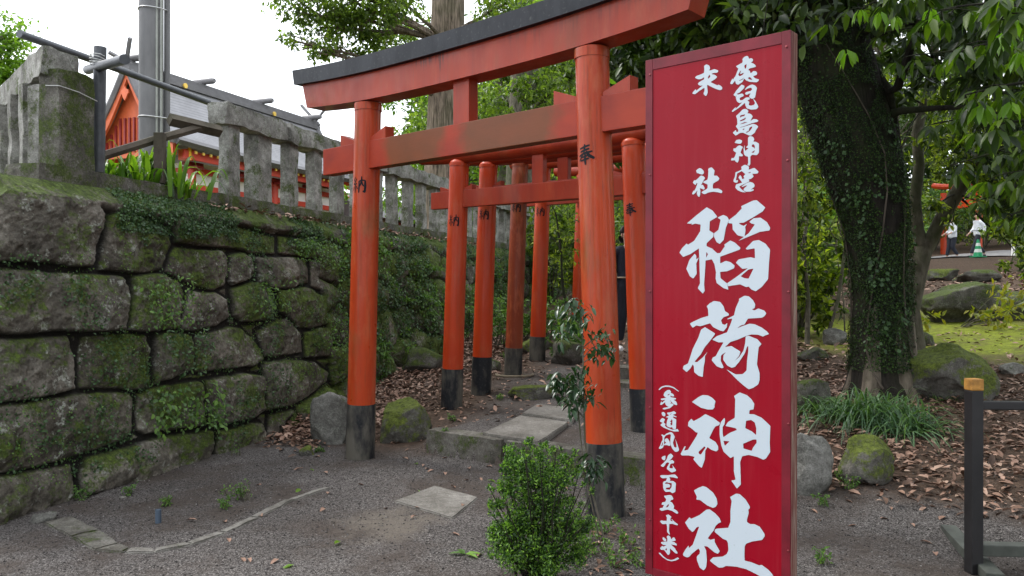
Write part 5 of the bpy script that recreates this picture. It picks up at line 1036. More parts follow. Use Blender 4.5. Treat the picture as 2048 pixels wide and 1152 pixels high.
# trees behind the fence and gates: separate trees, each with trunk and crown
bt = [(-.5, 27, 9, 'leaf_mid'), (3.0, 26, 8, 'leaf_wood'), (-3.0, 31, 7.5, 'leaf_bright'), (5.5, 30, 10, 'leaf_wood'), (1.5, 34, 10, 'leaf_mid'), (8.5, 27, 9, 'leaf_wood'), (11.5, 33, 11, 'leaf_mid'), (18.5, 25, 9, 'leaf_wood'), (17.5, 38, 12, 'leaf_dark'), (24, 42, 12, 'leaf_wood'), (25, 34, 11, 'leaf_dark'), (13, 42, 13, 'leaf_dark'), (22, 46, 13, 'leaf_dark'), (30, 42, 13, 'leaf_wood'), (6, 44, 12, 'leaf_dark'), (29, 30, 11, 'leaf_dark')]
desc = {'leaf_mid': 'mid green', 'leaf_wood': 'yellow-green', 'leaf_bright': 'bright green', 'leaf_dark': 'dark green'}
for i, (x, y, h, lm) in enumerate(bt):
    z0 = hz(x, y) if x > 2 else 2.3; cl = []
    low = .12 if x > 5 else .30
    for k in range(26):
        a = rng.random() * 6.28; rr_ = (rng.random() ** .5) * (2.1 + .10 * h); zz = z0 + h * (low + (1 - low) * rng.random())
        cl.append(((x + math.cos(a) * rr_, y + math.sin(a) * rr_, zz), .75 + .5 * rng.random(), 300))
    px_ = CX + x / y * F; where = 'seen through the gates' if px_ < 1280 else 'beyond the ivy-clad tree' if px_ < 1720 else 'beyond the road'
    tree('woodland_tree', f'{desc[lm]} tree {where}, about {["twice","three times","four times"][i % 3]} the height of the gates, number {i + 1} into the wood' if False else f'{desc[lm]} woodland tree {where}', (x, y, z0), [(x, y, z0 - .3), (x + .2, y, z0 + h * .4), (x, y + .1, z0 + h * .8)], [.22, .18, .08], cl, M[lm], .19, M['bark_mid'], .5, .05, group='woodland trees behind the shrine path', seg=8, sub=3)

# the far wood closing the view: one mass, nobody could count it
n = 60000; xx = rng.uniform(-6, 62, n); yy = 47 + 10 * rng.random(n) + .12 * xx; hh_ = 13 + 3 * vnoise(np.stack([xx, yy, 0 * xx], 1), .25, 3)
zz_ = 2.0 + hh_ * rng.random(n); P = np.stack([xx, yy - 2 * (1 - zz_ / 16) * rng.random(n), zz_], 1); keep = fbm(P, .45, 3, 8) > -.28; P = P[keep]; n = len(P)
L_ = .55 * (.6 + .8 * rng.random(n)); tag(leaf_mesh('far_wood', P, rnd_unit(n), rnd_unit(n) * .6 + np.array([0, -.5, .5]), L_, L_ * .6, M['leaf_dark']), 'dark wood closing the view far behind the road', kind='stuff')
# ---------------------------------------------------------------- the ivy-clad tree and the forked tree beside it
IB = ground_at(1765, 792); iY = IB.y
ipx = [(1768, 810, 175), (1764, 760, 124), (1762, 700, 104), (1762, 600, 102), (1750, 450, 112), (1722, 330, 140), (1684, 215, 140), (1655, 100, 142), (1628, 0, 158), (1596, -140, 160), (1560, -300, 150)]
itr = [at(a, b, iY) for a, b, c in ipx]; irad = [c / 2 / F * iY for a, b, c in ipx]
it = empty('ivy_tree', IB, 'massive leaning trunk completely clad in small dark ivy leaves, behind the red sign', 'tree')
MB().tube(itr, irad, 36, wob=.22, seed=4).build('trunk', M['bark_dark'], it, True)
b = MB()
for k, (dx, dy, r) in enumerate(((.26, -.08, .15), (.10, -.20, .13), (-.16, -.18, .11), (-.24, .05, .10), (.30, .12, .14))):
    p = IB + Vector((dx, dy, 0)); g = hz(p.x, p.y); b.tube([Vector((p.x + dx * .25, p.y + dy * .25, g - .1)), Vector((p.x, p.y, g + .10)), itr[2] + Vector((dx * .75, dy * .75, -.05)), itr[3] + Vector((dx * .75, dy * .75, -.1)), itr[4] + Vector((dx * .3, dy * .3, -.1))], [r * 1.1, r, r * .8, r * .6, r * .3], 16, wob=.3, seed=k)
b.build('root_flare', M['bark_root'], it, True)
def ivy_on(tr, rad, n, lo=0.0, hi=1.0, size=.035, thick=.03, mat='ivy', parent=None, gap=.36, seed=0, name='ivy'):
    tr = np.array([tuple(p) for p in tr]); rad = np.array(rad); seg = np.linalg.norm(np.diff(tr, axis=0), axis=1); cum = np.concatenate([[0], np.cumsum(seg)]); s = (lo + (hi - lo) * rng.random(n)) * cum[-1]
    c = np.stack([np.interp(s, cum, tr[:, i]) for i in range(3)], 1); r = np.interp(s, cum, rad); a = rng.random(n) * 6.283
    o = np.stack([np.cos(a), np.sin(a), np.zeros(n)], 1); P = c + o * (r * (1.0 + .05 * rng.random(n)) + thick * rng.random(n) + .05 * r * np.sin(a * 3 + s * 2))[:, None]
    keep = fbm(np.concatenate([P], 1), 3.5, 3, 40 + seed) > -gap; P = P[keep]; o = o[keep]; n = len(P)
    D = rnd_unit(n) * .7 + np.array([0, 0, -1.0]) + o * .35; N = o + rnd_unit(n) * .45; L = size * (.6 + .8 * rng.random(n)); return leaf_mesh(name, P, D, N, L, L * .85, M[mat], parent, False, .1, .1)
ivy_on(itr[1:], irad[1:], 95000, .02, .99, .0145, .035, 'ivy', it, .2)
ivy_on(itr[1:], irad[1:], 12000, .02, .99, .022, .06, 'ivy', it, .14, 5)
for k in range(6):
    a0 = rng.random() * 6.28; pts_ = []
    for q in range(14):
        f = q / 13 * 8 + .8; i0 = int(f); fr_ = f - i0; c_ = itr[i0].lerp(itr[min(i0 + 1, 10)], fr_); r_ = irad[i0] * (1 - fr_) + irad[min(i0 + 1, 10)] * fr_; a_ = a0 + .5 * math.sin(q * .7 + k) + .03 * q; pts_.append(c_ + Vector((math.cos(a_), math.sin(a_), 0)) * (r_ * 1.04 + .012))
    MB().tube(pts_, [.011 - .0006 * q for q in range(14)], 6, wob=.2).build('vine', M['timber'], it, True)
ivy_on(itr[2:7], [r * 1.03 for r in irad[2:7]], 2500, .0, 1, .04, .05, 'creeper_dark', it, -.16, 3)
# limbs of the ivy tree and its high crown above the gates
for p, rr in (([at(1735, 120, iY), at(1752, 150, iY - .1), at(1778, 185, iY - .2), at(1795, 175, iY - .3), at(1810, 130, iY - .5), at(1840, 40, iY - .7)], [.05, .05, .045, .04, .035, .03]),
              ([at(1740, 260, iY), at(1775, 232, iY - .1), at(1800, 222, iY - .2), at(1880, 216, iY - .4), at(1960, 214, iY - .6)], [.07, .06, .035, .025, .018]),
              ([at(1778, 185, iY - .2), at(1788, 250, iY), at(1796, 330, iY)], [.04, .045, .05]),
              ([at(1600, 20, iY), at(1540, -10, iY - .5), at(1450, -60, iY - 1.0)], [.09, .06, .04]), ([at(1590, -60, iY), at(1480, -120, iY), at(1380, -140, iY + .6)], [.1, .07, .04])): MB().tube(p, rr, 10, wob=.15, seed=len(p)).build('limb', M['bark_dark'], it, True)
ic = [pc(1250, 140, 9.5, .45, 620), pc(1290, 90, 9, .5, 700), pc(1340, 110, 9.3, .5, 700), pc(1400, 70, 8.8, .5, 700), pc(1460, 50, 9, .5, 650), pc(1520, 40, 8.6, .5, 620), pc(1255, 215, 10.5, .45, 520), pc(1300, 175, 10.5, .5, 700), pc(1580, 60, 9.5, .45, 420), pc(1420, 10, 8, .6, 700), pc(1520, -20, 7.8, .6, 700), pc(1370, -30, 8, .6, 600), pc(1270, 300, 11, .4, 300), pc(1200, 130, 10.5, .4, 420), pc(1230, 60, 9.5, .4, 300), pc(1330, 20, 9, .5, 480),
      pc(1650, -60, 7, .8, 600), pc(1760, -40, 7.4, .7, 600), pc(1600, -130, 6, 1, 600), pc(1350, -150, 7, 1.0, 600), pc(1500, 100, 11, .6, 420), pc(1140, 30, 11, .3, 160)]
for x, y, z, r in ((1.2, 5.2, 5.6, 1.2), (2.8, 4.0, 5.8, 1.3), (4.6, 5.0, 5.4, 1.3), (3.4, 7.0, 6.2, 1.4), (6.0, 7.0, 5.8, 1.4), (.6, 7.6, 6.6, 1.2), (1.6, 2.4, 6.2, 1.3), (4.2, 2.2, 5.8, 1.4), (6.4, 3.8, 5.2, 1.4), (2.0, 9.4, 7.0, 1.4), (5.2, 9.6, 6.8, 1.5), (-.4, 4.4, 6.6, 1.1), (3.0, .2, 6.0, 1.4), (.4, .4, 6.6, 1.3), (7.8, 6, 4.6, 1.3), (7.6, 1.8, 4.6, 1.3), (5.6, -.4, 5.2, 1.4)): ic.append(((x, y, z), r, 620))  # overhead clumps out of view, added to the crown to shade the forecourt
twigs('twigs', lambda c: min(itr[7:] + [at(1450, -60, iY - 1.0), at(1380, -140, iY + .6)], key=lambda p: (p - Vector(c)).length), ic, M['bark_dark'], it, .03, sub=5)
crown('crown', ic, .12, M['leaf_dark'], it, .45, True, .45, .5)
b = []
for c, r, n in ((at(1100, 12, 10), .28, 110), (at(1130, 2, 10), .22, 80), (at(1140, 215, 11), .25, 60), (at(1215, 150, 8.5), .18, 14)): b.append((c, r, n))
crown('fresh_leaves', b, .13, M['leaf_fresh'], it, .42, True, .9, .3)
# unseen trees added behind and beside the camera to block sky light
for i, (x, y, h) in enumerate(((-5.5, -7, 9), (1.5, -9, 10), (8, -6, 10), (11, 1, 9), (11.5, 8, 9))):
    cl = []
    for k in range(24):
        a = rng.random() * 6.28; rr_ = rng.random() ** .5 * 3.0; cl.append(((x + math.cos(a) * rr_, y + math.sin(a) * rr_, h * (.22 + .78 * rng.random())), 1.1, 150))
    tree('added_shade_tree', ('unseen tree added to shade the left side of the forecourt', 'unseen tree added to shade the middle of the forecourt', 'unseen tree added to shade the corner of the forecourt', 'unseen tree added for shade beside the barrier', 'unseen tree added for shade beyond the barrier by the lawn')[i], (x, y, hz(x, y) if x > 4 else 0), [(x, y, -.2), (x + .1, y, h * .4), (x, y, h * .8)], [.3, .24, .1], cl, M['leaf_dark'], .36, M['bark_mid'], .5, .05, seg=8, sub=2)
# the ivy tree's out-of-view overhead clumps are added to shade the path
# forked tree
FB = ground_at(1836, 730); fY = FB.y + .1
ft = empty('forked_tree', FB, 'slender brown tree forking low beside the ivy-clad trunk', 'tree')
b = MB()
b.tube([at(1826, 760, fY), at(1832, 690, fY), at(1822, 620, fY), at(1836, 540, fY), at(1850, 490, fY)], [.12, .10, .09, .10, .085], 16, wob=.2, seed=3)
b.tube([at(1848, 500, fY), at(1834, 460, fY), at(1829, 400, fY), at(1838, 330, fY), at(1832, 270, fY), at(1846, 210, fY), at(1868, 120, fY - .3), at(1872, 0, fY - .5), at(1880, -120, fY - .6)], [.075, .07, .066, .058, .055, .05, .045, .04, .035], 14, wob=.18, seed=7)
b.tube([at(1850, 500, fY), at(1880, 440, fY - .1), at(1912, 390, fY - .2), at(1935, 350, fY - .3), at(1975, 300, fY - .5), at(2050, 215, fY - .7), at(2120, 120, fY - .9)], [.08, .075, .078, .08, .072, .06, .05], 14, wob=.18, seed=9)
b.build('trunk', M['bark_mid'], ft, True)
fc = [pc(1900, 60, 7.5, .45, 260), pc(1980, 110, 7, .45, 260), pc(2050, 60, 7, .5, 300), pc(1860, 160, 8, .35, 160), pc(1920, 200, 8.5, .35, 130), pc(2020, 200, 7.4, .4, 260), pc(2060, 300, 7.6, .4, 260), pc(2060, 400, 8, .35, 200), pc(1960, 20, 6.5, .4, 260), pc(1800, 40, 8, .35, 160), pc(1790, 110, 8.4, .3, 120), pc(2010, 330, 8.5, .25, 120), pc(1930, 300, 9, .25, 60)]
twigs('twigs', lambda c: min([at(1935, 350, fY - .3), at(1975, 300, fY - .5), at(2050, 215, fY - .7), at(1868, 120, fY - .3), at(1846, 210, fY)], key=lambda p: (p - Vector(c)).length), fc, M['bark_dark'], ft, .022, sub=5)
crown('crown', fc, .15, M['leaf_dark'], ft, .34, True, .8, .35)
fc2 = [pc(1990, 380, 8.3, .28, 260), pc(1955, 345, 8.5, .22, 160), pc(2035, 440, 8.4, .3, 300), pc(1895, 330, 8.6, .22, 150), pc(2045, 520, 8.8, .25, 220), pc(1880, 280, 8.8, .25, 170), pc(1940, 260, 8.6, .28, 200), pc(2010, 300, 8.6, .3, 240), pc(1800, 300, 8.9, .2, 110), pc(1870, 420, 8.6, .12, 60), pc(1905, 445, 8.8, .10, 36), pc(1985, 462, 8.8, .10, 36), pc(1870, 200, 8.6, .25, 160), pc(1780, 180, 9, .25, 160)]
twigs('twigs', lambda c: min([at(1935, 350, fY - .3), at(1975, 300, fY - .5), at(2050, 215, fY - .7), at(1868, 120, fY - .3), at(1846, 210, fY), at(1912, 390, fY - .2)], key=lambda p: (p - Vector(c)).length), fc2, M['bark_dark'], ft, .012, sub=4)
crown('light_foliage', fc2, .075, M['leaf_wood'], ft, .45, True, .3, .5)
# large-leaved branches hanging close to the camera, upper right
ob = empty('overhanging_branch', (2.9, 4.6, 2.5), 'dark branches with large glossy drooping leaves hanging into the upper right', 'tree branch')
bt_ = MB(); Pn, Dn, Nn, Ln = [], [], [], []; Pf, Df, Nf, Lf = [], [], [], []
def rosette(c, ax, n, L, fresh=False, droop=.55):
    A = (Pf, Df, Nf, Lf) if fresh else (Pn, Dn, Nn, Ln)
    for k in range(n):
        a = k * 2.4 + rng.random() * .6; d = np.array([math.cos(a), math.sin(a), -droop - .5 * rng.random()]) + np.array(ax) * .5
        A[0].append(np.array(c) + d * .01); A[1].append(d); A[2].append(np.array([0, 0, 1]) + rng.normal(size=3) * .3); A[3].append(L * (.7 + .5 * rng.random()))
br = [((2150, -40, 5.0), (1880, 20, 4.7)), ((2150, 40, 4.8), (1960, 90, 4.5)), ((2150, 130, 4.6), (1930, 190, 4.7)), ((2160, 220, 4.6), (1985, 250, 4.6)), ((2160, 330, 4.7), (2020, 345, 4.8)), ((1980, -80, 5.2), (1780, -10, 5.4)), ((1900, -90, 5.6), (1700, 30, 5.6)), ((2160, 90, 5.6), (1830, 110, 5.6)), ((2170, 260, 5.4), (1900, 330, 6.0)), ((2100, -60, 4.2), (2000, 40, 4.2)), ((2160, 430, 5), (2040, 420, 5.2)), ((2160, 180, 6.2), (1860, 250, 6.6)), ((2160, 20, 6.4), (1790, 60, 6.8)), ((2160, 330, 6.2), (1960, 400, 6.8))]
for i, (a, b_) in enumerate(br):
    p, rr = limb(at(*a), at(*b_), .016, .004, seed=i * 3.3, n=8); bt_.tube(p, rr, 6)
    for k in range(2, 9):
        for j in range(2):
            o_ = Vector(tuple(rnd_unit(1)[0])) * .16; o_.z = -abs(o_.z) * .4; e = p[k] + o_; bt_.tube([p[k], p[k].lerp(e, .5) + Vector((0, 0, .01)), e], [.004, .003, .002], 4, cap=False)
            rosette(e, o_.normalized(), 5, .135)
for x, y, Y_ in ((1700, 100, 5.6), (1690, 95, 5.5), (1720, 15, 5.4), (2010, 60, 4.4), (2020, 200, 4.5), (1790, 30, 5.3), (1760, 20, 5.2), (1860, 15, 4.9), (1965, 205, 4.6), (2040, 100, 4.3), (2040, 30, 4.4)): rosette(at(x, y, Y_), (0, 0, -.5), 5, .125, True, .8)
bt_.build('twigs', M['bark_dark'], ob, True)
Pn, Dn, Nn, Ln = map(np.array, (Pn, Dn, Nn, Ln)); leaf_mesh('leaves', Pn, Dn, Nn, Ln, Ln * .34, M['leaf_big'], ob, True, .12, .22)
Pf, Df, Nf, Lf = map(np.array, (Pf, Df, Nf, Lf)); leaf_mesh('fresh_leaves', Pf, Df, Nf, Lf, Lf * .32, M['leaf_fresh'], ob, True, .12, .25)

# ---------------------------------------------------------------- undergrowth: single bushes
def bush(name, label, c, r, h, n, size, leaf, aspect=.5, stems=7, cat='bush', fine=False, group=None, lean=(0, 0), down=.2, low=.12):
    c = Vector(c); t = empty(name, c, label, cat, group); cl = []; b = MB()
    for k in range(stems):
        a = rng.random() * 6.28; e = c + Vector((math.cos(a) * r * rng.random() ** .6 + lean[0], math.sin(a) * r * rng.random() ** .6 + lean[1], h * (.45 + .5 * rng.random())))
        p, rr = limb(c + Vector((rng.normal() * .03, rng.normal() * .03, -.03)), e, .004 + h * .008, .002, seed=k + c.x * 3, n=6); b.tube(p, rr, 5, cap=False)
        for q in (3, 4, 5, 6):
            if p[q].z - c.z > low * h: cl.append((tuple(p[q] + Vector((rng.normal(), rng.normal(), rng.normal())) * r * .12), r * (.34 if q > 4 else .26), max(6, n // (stems * 4))))
    b.build('stems', M['bark_mid'], t, True); crown('foliage', cl, size, leaf, t, aspect, fine, down, .4); return t
g = ground_at(1245, 600, .7)
under = [(1.9, 17.5, 1.6, 2.4), (.9, 18.5, 1.2, 2.6), (3.2, 16.5, 1.5, 2.2), (4.1, 11.5, .8, 1.7), (4.6, 13.0, 1.0, 2.2), (5.4, 14.5, 1.3, 2.6), (3.6, 14.0, 1.1, 2.4), (6.6, 17, 1.6, 2.8), (8.0, 20, 1.8, 2.4), (10.6, 14.6, .9, .9), (13.4, 20.5, 1.7, 3.0), (15.4, 23, 2.0, 3.4), (7.2, 23, 1.7, 3.0), (2.2, 22, 1.8, 3.2), (5.0, 21, 1.8, 3.2), (19.6, 27, 2, 3.6), (17.6, 26.5, 1.3, 1.9), (15.3, 36.5, 1.6, 2.6), (18.5, 37.5, 2, 3.2), (23, 36, 2.2, 3.6), (26.5, 35.5, 2.2, 3.6), (12.0, 36, 1.8, 3), (9.2, 28.0, 1.2, 1.6), (20.3, 38.5, 2, 3.4), (22.4, 38, 2.2, 3.6), (24.6, 39, 2.4, 3.8), (18.6, 39, 2, 3), (8.7, 12.8, .6, 1.9), (11.3, 16.2, .8, 1.7)]
for i, (x, y, r, h) in enumerate(under):
    w_ = 'behind the gates' if x / y < .16 else 'between the red sign and the ivy-clad tree' if x / y < .42 else 'beyond the moss lawn'
    lm = ('leaf_wood', 'leaf_mid', 'creeper')[i % 3]
    bush('undergrowth_bush', f'{("loose yellow-green", "dense mid green", "pale small-leaved")[i % 3]} bush {w_}', (x, y, hz(x, y)), r, h, 2600, .10 + .002 * y, M[lm], .45, 12, group='undergrowth bushes under the trees')
yl = bush('yellow_leaf_bush', 'low bush with yellowing leaves arching over the long dark boulder', (6.5, 11.6, hz(6.5, 11.6)), .8, .6, 260, .11, M['leaf_autumn'], .4, 7, lean=(.2, -.2))
bush('yellow_leaf_bush', 'small bush with yellow-tipped leaves right of the forked tree, low over the lawn', (5.2, 10.6, hz(5.2, 10.6)), .4, .5, 110, .10, M['leaf_autumn'], .4, 7)
bush('ivy_clump', 'bright small-leaved climber hugging the forked tree\'s base', at(1838, 585, fY), .12, .25, 260, .03, M['creeper'], .7, 5)
# understorey saplings left of the ivy tree (bare stems)
for i, (a, b_, Y_, r) in enumerate(((1614, 1606, 9.0, .035), (1650, 1690, 9.4, .028), (1602, 1598, 8.2, .022), (1690, 1672, 8.6, .012))):
    g = ground_at(a, 690 - i * 8); cl = [(at(b_ + rng.normal() * 30, 430 - 60 * k, Y_ + .3 * k), .35, 90) for k in range(4)]
    tree('understorey_sapling', ('thin bare-stemmed sapling just right of the red sign', 'leaning thin sapling between the red sign and the ivy-clad trunk', 'short thin stem hidden close behind the red sign\'s edge', 'wispy twiggy sapling brushing the ivy-clad trunk')[i], (g.x, g.y, g.z), [(g.x, g.y, g.z - .05), at((a + b_) / 2 + 6, 600, g.y + .1), at(b_, 500, g.y + .2), at(b_ + 14, 380, g.y + .3), at(b_ + 8, 250, g.y + .4)], [r, r * .9, r * .8, r * .6, r * .3], cl, M['leaf_wood'], .085, M['bark_mid'], .45, .01, group=None, seg=8)
# thin tree behind the gates at the fence
g = Vector((.92, 12.7, hz(.92, 12.7)))
tree('slim_sapling', 'slim young tree with sparse pale leaves seen between the fifth gate and the farthest gate', g, [g, at(1124, 560, 12.7), at(1122, 500, 12.7), at(1112, 430, 12.7), at(1096, 385, 12.7)], [.022, .02, .016, .012, .006], [pc(1095, 400, 12.5, .3, 110), pc(1140, 440, 12.6, .3, 110), pc(1100, 470, 12.9, .3, 100), pc(1145, 490, 12.7, .3, 100), pc(1110, 540, 13, .35, 140), pc(1095, 350, 12.6, .25, 60)], M['leaf_wood'], .06, M['bark_dark'], .5, .008, seg=8)
for x, y, h in ((.55, 12.6, .7), (.95, 12.0, .6), (.2, 12.6, .6), (.75, 11.2, .45), (1.3, 14.5, 1.0), (-.2, 12.2, .8)):
    bush('fern_bush', 'low leafy bush at the wall foot beyond the ' + ('fifth gate' if x > .5 else 'fourth gate'), (x, y, hz(x, y)), .35, h, 700, .06, M['creeper'], .45, 9, group='leafy bushes at the wall foot')

# ---------------------------------------------------------------- front shrub and sapling
gs = ground_at(1075, 1150, 0); gs = Vector((.135, 4.05, 0))
sh = empty('evergreen_shrub', gs, 'small-leaved green shrub growing in the gravel before the gate\'s right post', 'shrub')
cl = [pc(1075, 965, 4.1, .125, 1500), pc(1040, 940, 4.1, .09, 800), pc(1115, 950, 4.15, .09, 800), pc(1010, 980, 4.1, .06, 420), pc(1060, 1020, 4.1, .12, 1400), pc(1110, 1020, 4.1, .11, 1100), pc(1030, 1060, 4.05, .10, 1100), pc(1085, 1080, 4.05, .12, 1300), pc(1000, 1070, 4.05, .07, 600), pc(1140, 1060, 4.1, .08, 700), pc(1020, 1110, 4.0, .10, 900), pc(1090, 1125, 4.0, .10, 900), pc(1150, 1110, 4.05, .08, 600), pc(1170, 1050, 4.15, .06, 320), pc(1025, 905, 4.15, .05, 170), pc(1140, 915, 4.2, .045, 130), pc(1080, 905, 4.12, .055, 220), pc(1060, 880, 4.12, .03, 60), pc(990, 1010, 4.1, .04, 150), pc(1160, 940, 4.2, .03, 60), pc(1092, 890, 4.15, .025, 40), pc(1008, 930, 4.12, .03, 60)]
cl = [(tuple(Vector(c)), r * 1.12, int(n * 1.6)) for c, r, n in cl] + [(at(1075 + math.cos(a) * rng.uniform(60, 112), 1010 + math.sin(a) * rng.uniform(80, 125), 4.1 + .15 * rng.normal()), .022 + .02 * rng.random(), 45) for a in np.linspace(0, 6.2, 44)]
b = MB()
for i, (c, r, n) in enumerate(cl): p, rr = limb(gs + Vector((rng.normal() * .04, rng.normal() * .03, -.02)), c, .006, .002, seed=i * 1.3, n=6); b.tube(p, rr, 5, cap=False)
b.build('stems', M['bark_dark'], sh, True); crown('foliage', cl, .016, M['shrub'], sh, .48, True, -.5, .35)
gp_ = Vector((.545, 4.45, 0)); sp_ = empty('sapling', gp_, 'slender sapling with tiers of dark drooping leaves in front of the gate\'s right post', 'sapling'); b = MB()
Y_ = 4.5
b.tube([gp_ + Vector((0, 0, -.03)), at(1178, 960, Y_), at(1170, 880, Y_), at(1167, 760, Y_), at(1166, 680, Y_), at(1160, 610, Y_)], [.0065, .0065, .006, .005, .004, .003], 8, wob=.1)
b.tube([gp_ + Vector((-.03, .02, -.03)), at(1168, 940, Y_), at(1160, 860, Y_), at(1155, 810, Y_), at(1148, 790, Y_)], [.004, .004, .004, .004, .003], 8)
tiers = [(1150, 640, 60, 34), (1125, 660, 40, 22), (1195, 690, 45, 30), (1205, 670, 35, 20), (1165, 615, 30, 18), (1140, 600, 20, 12), (1215, 700, 25, 16), (1130, 770, 40, 34), (1150, 780, 45, 36), (1115, 760, 25, 20), (1180, 785, 35, 26), (1165, 745, 35, 22), (1195, 940, 35, 30), (1180, 925, 25, 20), (1140, 810, 25, 14)]
P_, D_, N_, L_ = [], [], [], []
for x, y, r, n in tiers:
    c = at(x, y, Y_ + rng.normal() * .05); st0 = at(1167, min(max(y + 25, 620), 960), Y_); b.tube([st0, st0.lerp(c, .5) + Vector((0, 0, .012)), c], [.0035, .003, .002], 5, cap=False)
    for k in range(int(n * 1.45)):
        q = c + Vector(tuple(rnd_unit(1)[0])) * (r / F * Y_) * rng.random() ** .5 * .8; d = Vector(tuple(rnd_unit(1)[0])); d.z = d.z * .4 - .55
        P_.append(q); D_.append(d); N_.append(Vector((0, 0, 1)) + Vector(tuple(rnd_unit(1)[0])) * .4); L_.append(.062 * (.5 + .8 * rng.random()))
b.build('stem', M['bark_mid'], sp_, True); L_ = np.array(L_); leaf_mesh('leaves', P_, D_, N_, L_, L_ * .36, M['sapling'], sp_, True, .15, .25)

# ---------------------------------------------------------------- lilyturf, ferns, grass tufts
def blades(name, label, c, n, L, wd, mat, spread=1.0, cat='plant', group=None, up=1.0, patch=.06, seg=6):
    c = Vector(c); V_, F_ = [], []
    for k in range(n):
        a = rng.random() * 6.28; o_ = Vector((rng.normal() * patch, rng.normal() * patch * .6, 0)); l = L * (.55 + .6 * rng.random()); out = (.25 + .75 * rng.random()) * spread; d = Vector((math.cos(a), math.sin(a), 0)); sd = Vector((-d.y, d.x, 0)); w = wd * (.7 + .5 * rng.random()); b0 = len(V_)
        for i in range(seg + 1):
            f = i / seg; p = c + o_ + d * (l * out * f) + Vector((0, 0, l * up * (f * (1.15 - out * .25) - f * f * (.55 + .75 * out)))); ww = w * (1 - f ** 2.2) * (.55 + .45 * math.sin(math.pi * min(1, f * 1.4 + .1)))
            V_ += [p - sd * ww, p + Vector((0, 0, -ww * .5)), p + sd * ww]
        for i in range(seg): q = b0 + i * 3; F_ += [(q, q + 1, q + 4, q + 3), (q + 1, q + 2, q + 5, q + 4)]
    me = bpy.data.meshes.new(name); me.from_pydata([tuple(v) for v in V_], [], F_); o = link_mesh(name, me, mat, None, True)
    me.transform(__import__('mathutils').Matrix.Translation(-c)); o.location = c; return tag(o, label, cat, group)
g = ground_at(1760, 858)
blades('lilyturf', 'large tuft of strap-like grey-green lilyturf at the ivy-clad tree\'s foot', g + Vector((0, .15, .02)), 460, .70, .009, M['lily'], 1.0, patch=.17, up=1.1)
g = ground_at(1850, 880); blades('lilyturf', 'smaller lilyturf tuft spilling toward the barrier post', g + Vector((-.05, .2, .0)), 220, .62, .009, M['lily'], 1.2, patch=.12)
g = ground_at(1660, 838); blades('lilyturf', 'sparse lilyturf tuft beside the dark boulder near the sign', g + Vector((0, .2, .0)), 160, .58, .0085, M['lily'], 1.2, patch=.10)
g = ground_at(1880, 800); blades('grass_tuft', 'thin bright grass tuft in front of the large mossy boulder', g, 60, .3, .004, M['creeper'], .8, patch=.08)
# strap-leaved plant behind the fence gap
g = at(285, 358, 7.45); g.z = 2.31
blades('strap_leaf_plant', 'bright strap-leaved plant growing behind the timber brace in the fence gap', g, 140, .80, .026, M['fern'], .6, patch=.2, up=1.35)
g = at(215, 352, 7.1); g.z = 2.33; blades('strap_leaf_plant', 'shorter strap-leaved plant beside the upright grey pipe', g, 100, .48, .022, M['fern'], .6, patch=.14, up=1.3)
g = at(342, 362, 7.5); g.z = 2.33; blades('strap_leaf_plant', 'strap-leaved plant right of the timber stake, leaves arching over the slab', g, 80, .42, .020, M['fern'], .6, patch=.12, up=1.1)
rock('moss_mound', at(262, 362, 7.7) + Vector((0, 0, -.1)), (1.1, .4, .26), 44, M['rock_moss'], 'dark mossy mound under the strap-leaved plants', cat='mound', sub=4)

# ---------------------------------------------------------------- creepers, ferns and moss on the wall (uncountable)
def on_wall(WP, sel, off=.006):
    return WP[sel]
def creeper(name, label, WP, tsel, n, size, mat, seed, thr=.1, sc=2.2, mosswt=None, fine=False, clus=True, lift=.02):
    T = (WP - B0) @ WD; ok = np.where((T > tsel[0]) & (T < tsel[1]) & (WP[:, 2] > tsel[2]) & (WP[:, 2] < tsel[3]))[0]
    f = fbm(WP[ok], sc, 4, seed); ok = ok[f > thr]; idx = rng.choice(ok, n); P = WP[idx] + WN * .004 + rng.normal(size=(n, 3)) * .012
    P = P + WN * (lift * rng.random(n))[:, None]; D = rnd_unit(n) * .8 + np.array([0, 0, -.55]); N = WN + rnd_unit(n) * .45 + np.array([0, 0, .3]); L = size * (.5 + .9 * rng.random(n))
    o = leaf_mesh(name, P, D, N, L, L * .8, mat, None, fine, .1, .1); return tag(o, label, 'creeper', kind='stuff')
creeper('wall_creeper', 'small round-leaved creepers on the wall stones', WP1, (0, 4.5, .1, 2.1), 5200, .021, M['creeper_dark'], 61, .17, 2.6)
creeper('wall_creeper', 'tiny bright leaves dotted over the wall stones', WP1, (0, 4.5, .1, 2.1), 2600, .014, M['creeper'], 62, .22, 3.4)
creeper('ledge_creeper', 'carpet of small dark leaves spreading along the ledge under the fence', WP1, (1.3, 4.6, 1.95, 2.36), 9000, .022, M['creeper_dark'], 63, -.05, 2.0)
creeper('wall_overgrowth', 'ferns and small leaves covering the wall behind the gates', WP2, (4.6, 16, .1, 2.4), 26000, .034, M['creeper_dark'], 64, -.02, 1.5, lift=.07)
creeper('wall_overgrowth', 'brighter leaves over the wall behind the gates', WP2, (4.6, 16, .1, 2.4), 7000, .042, M['creeper'], 65, .12, 1.5, lift=.09)
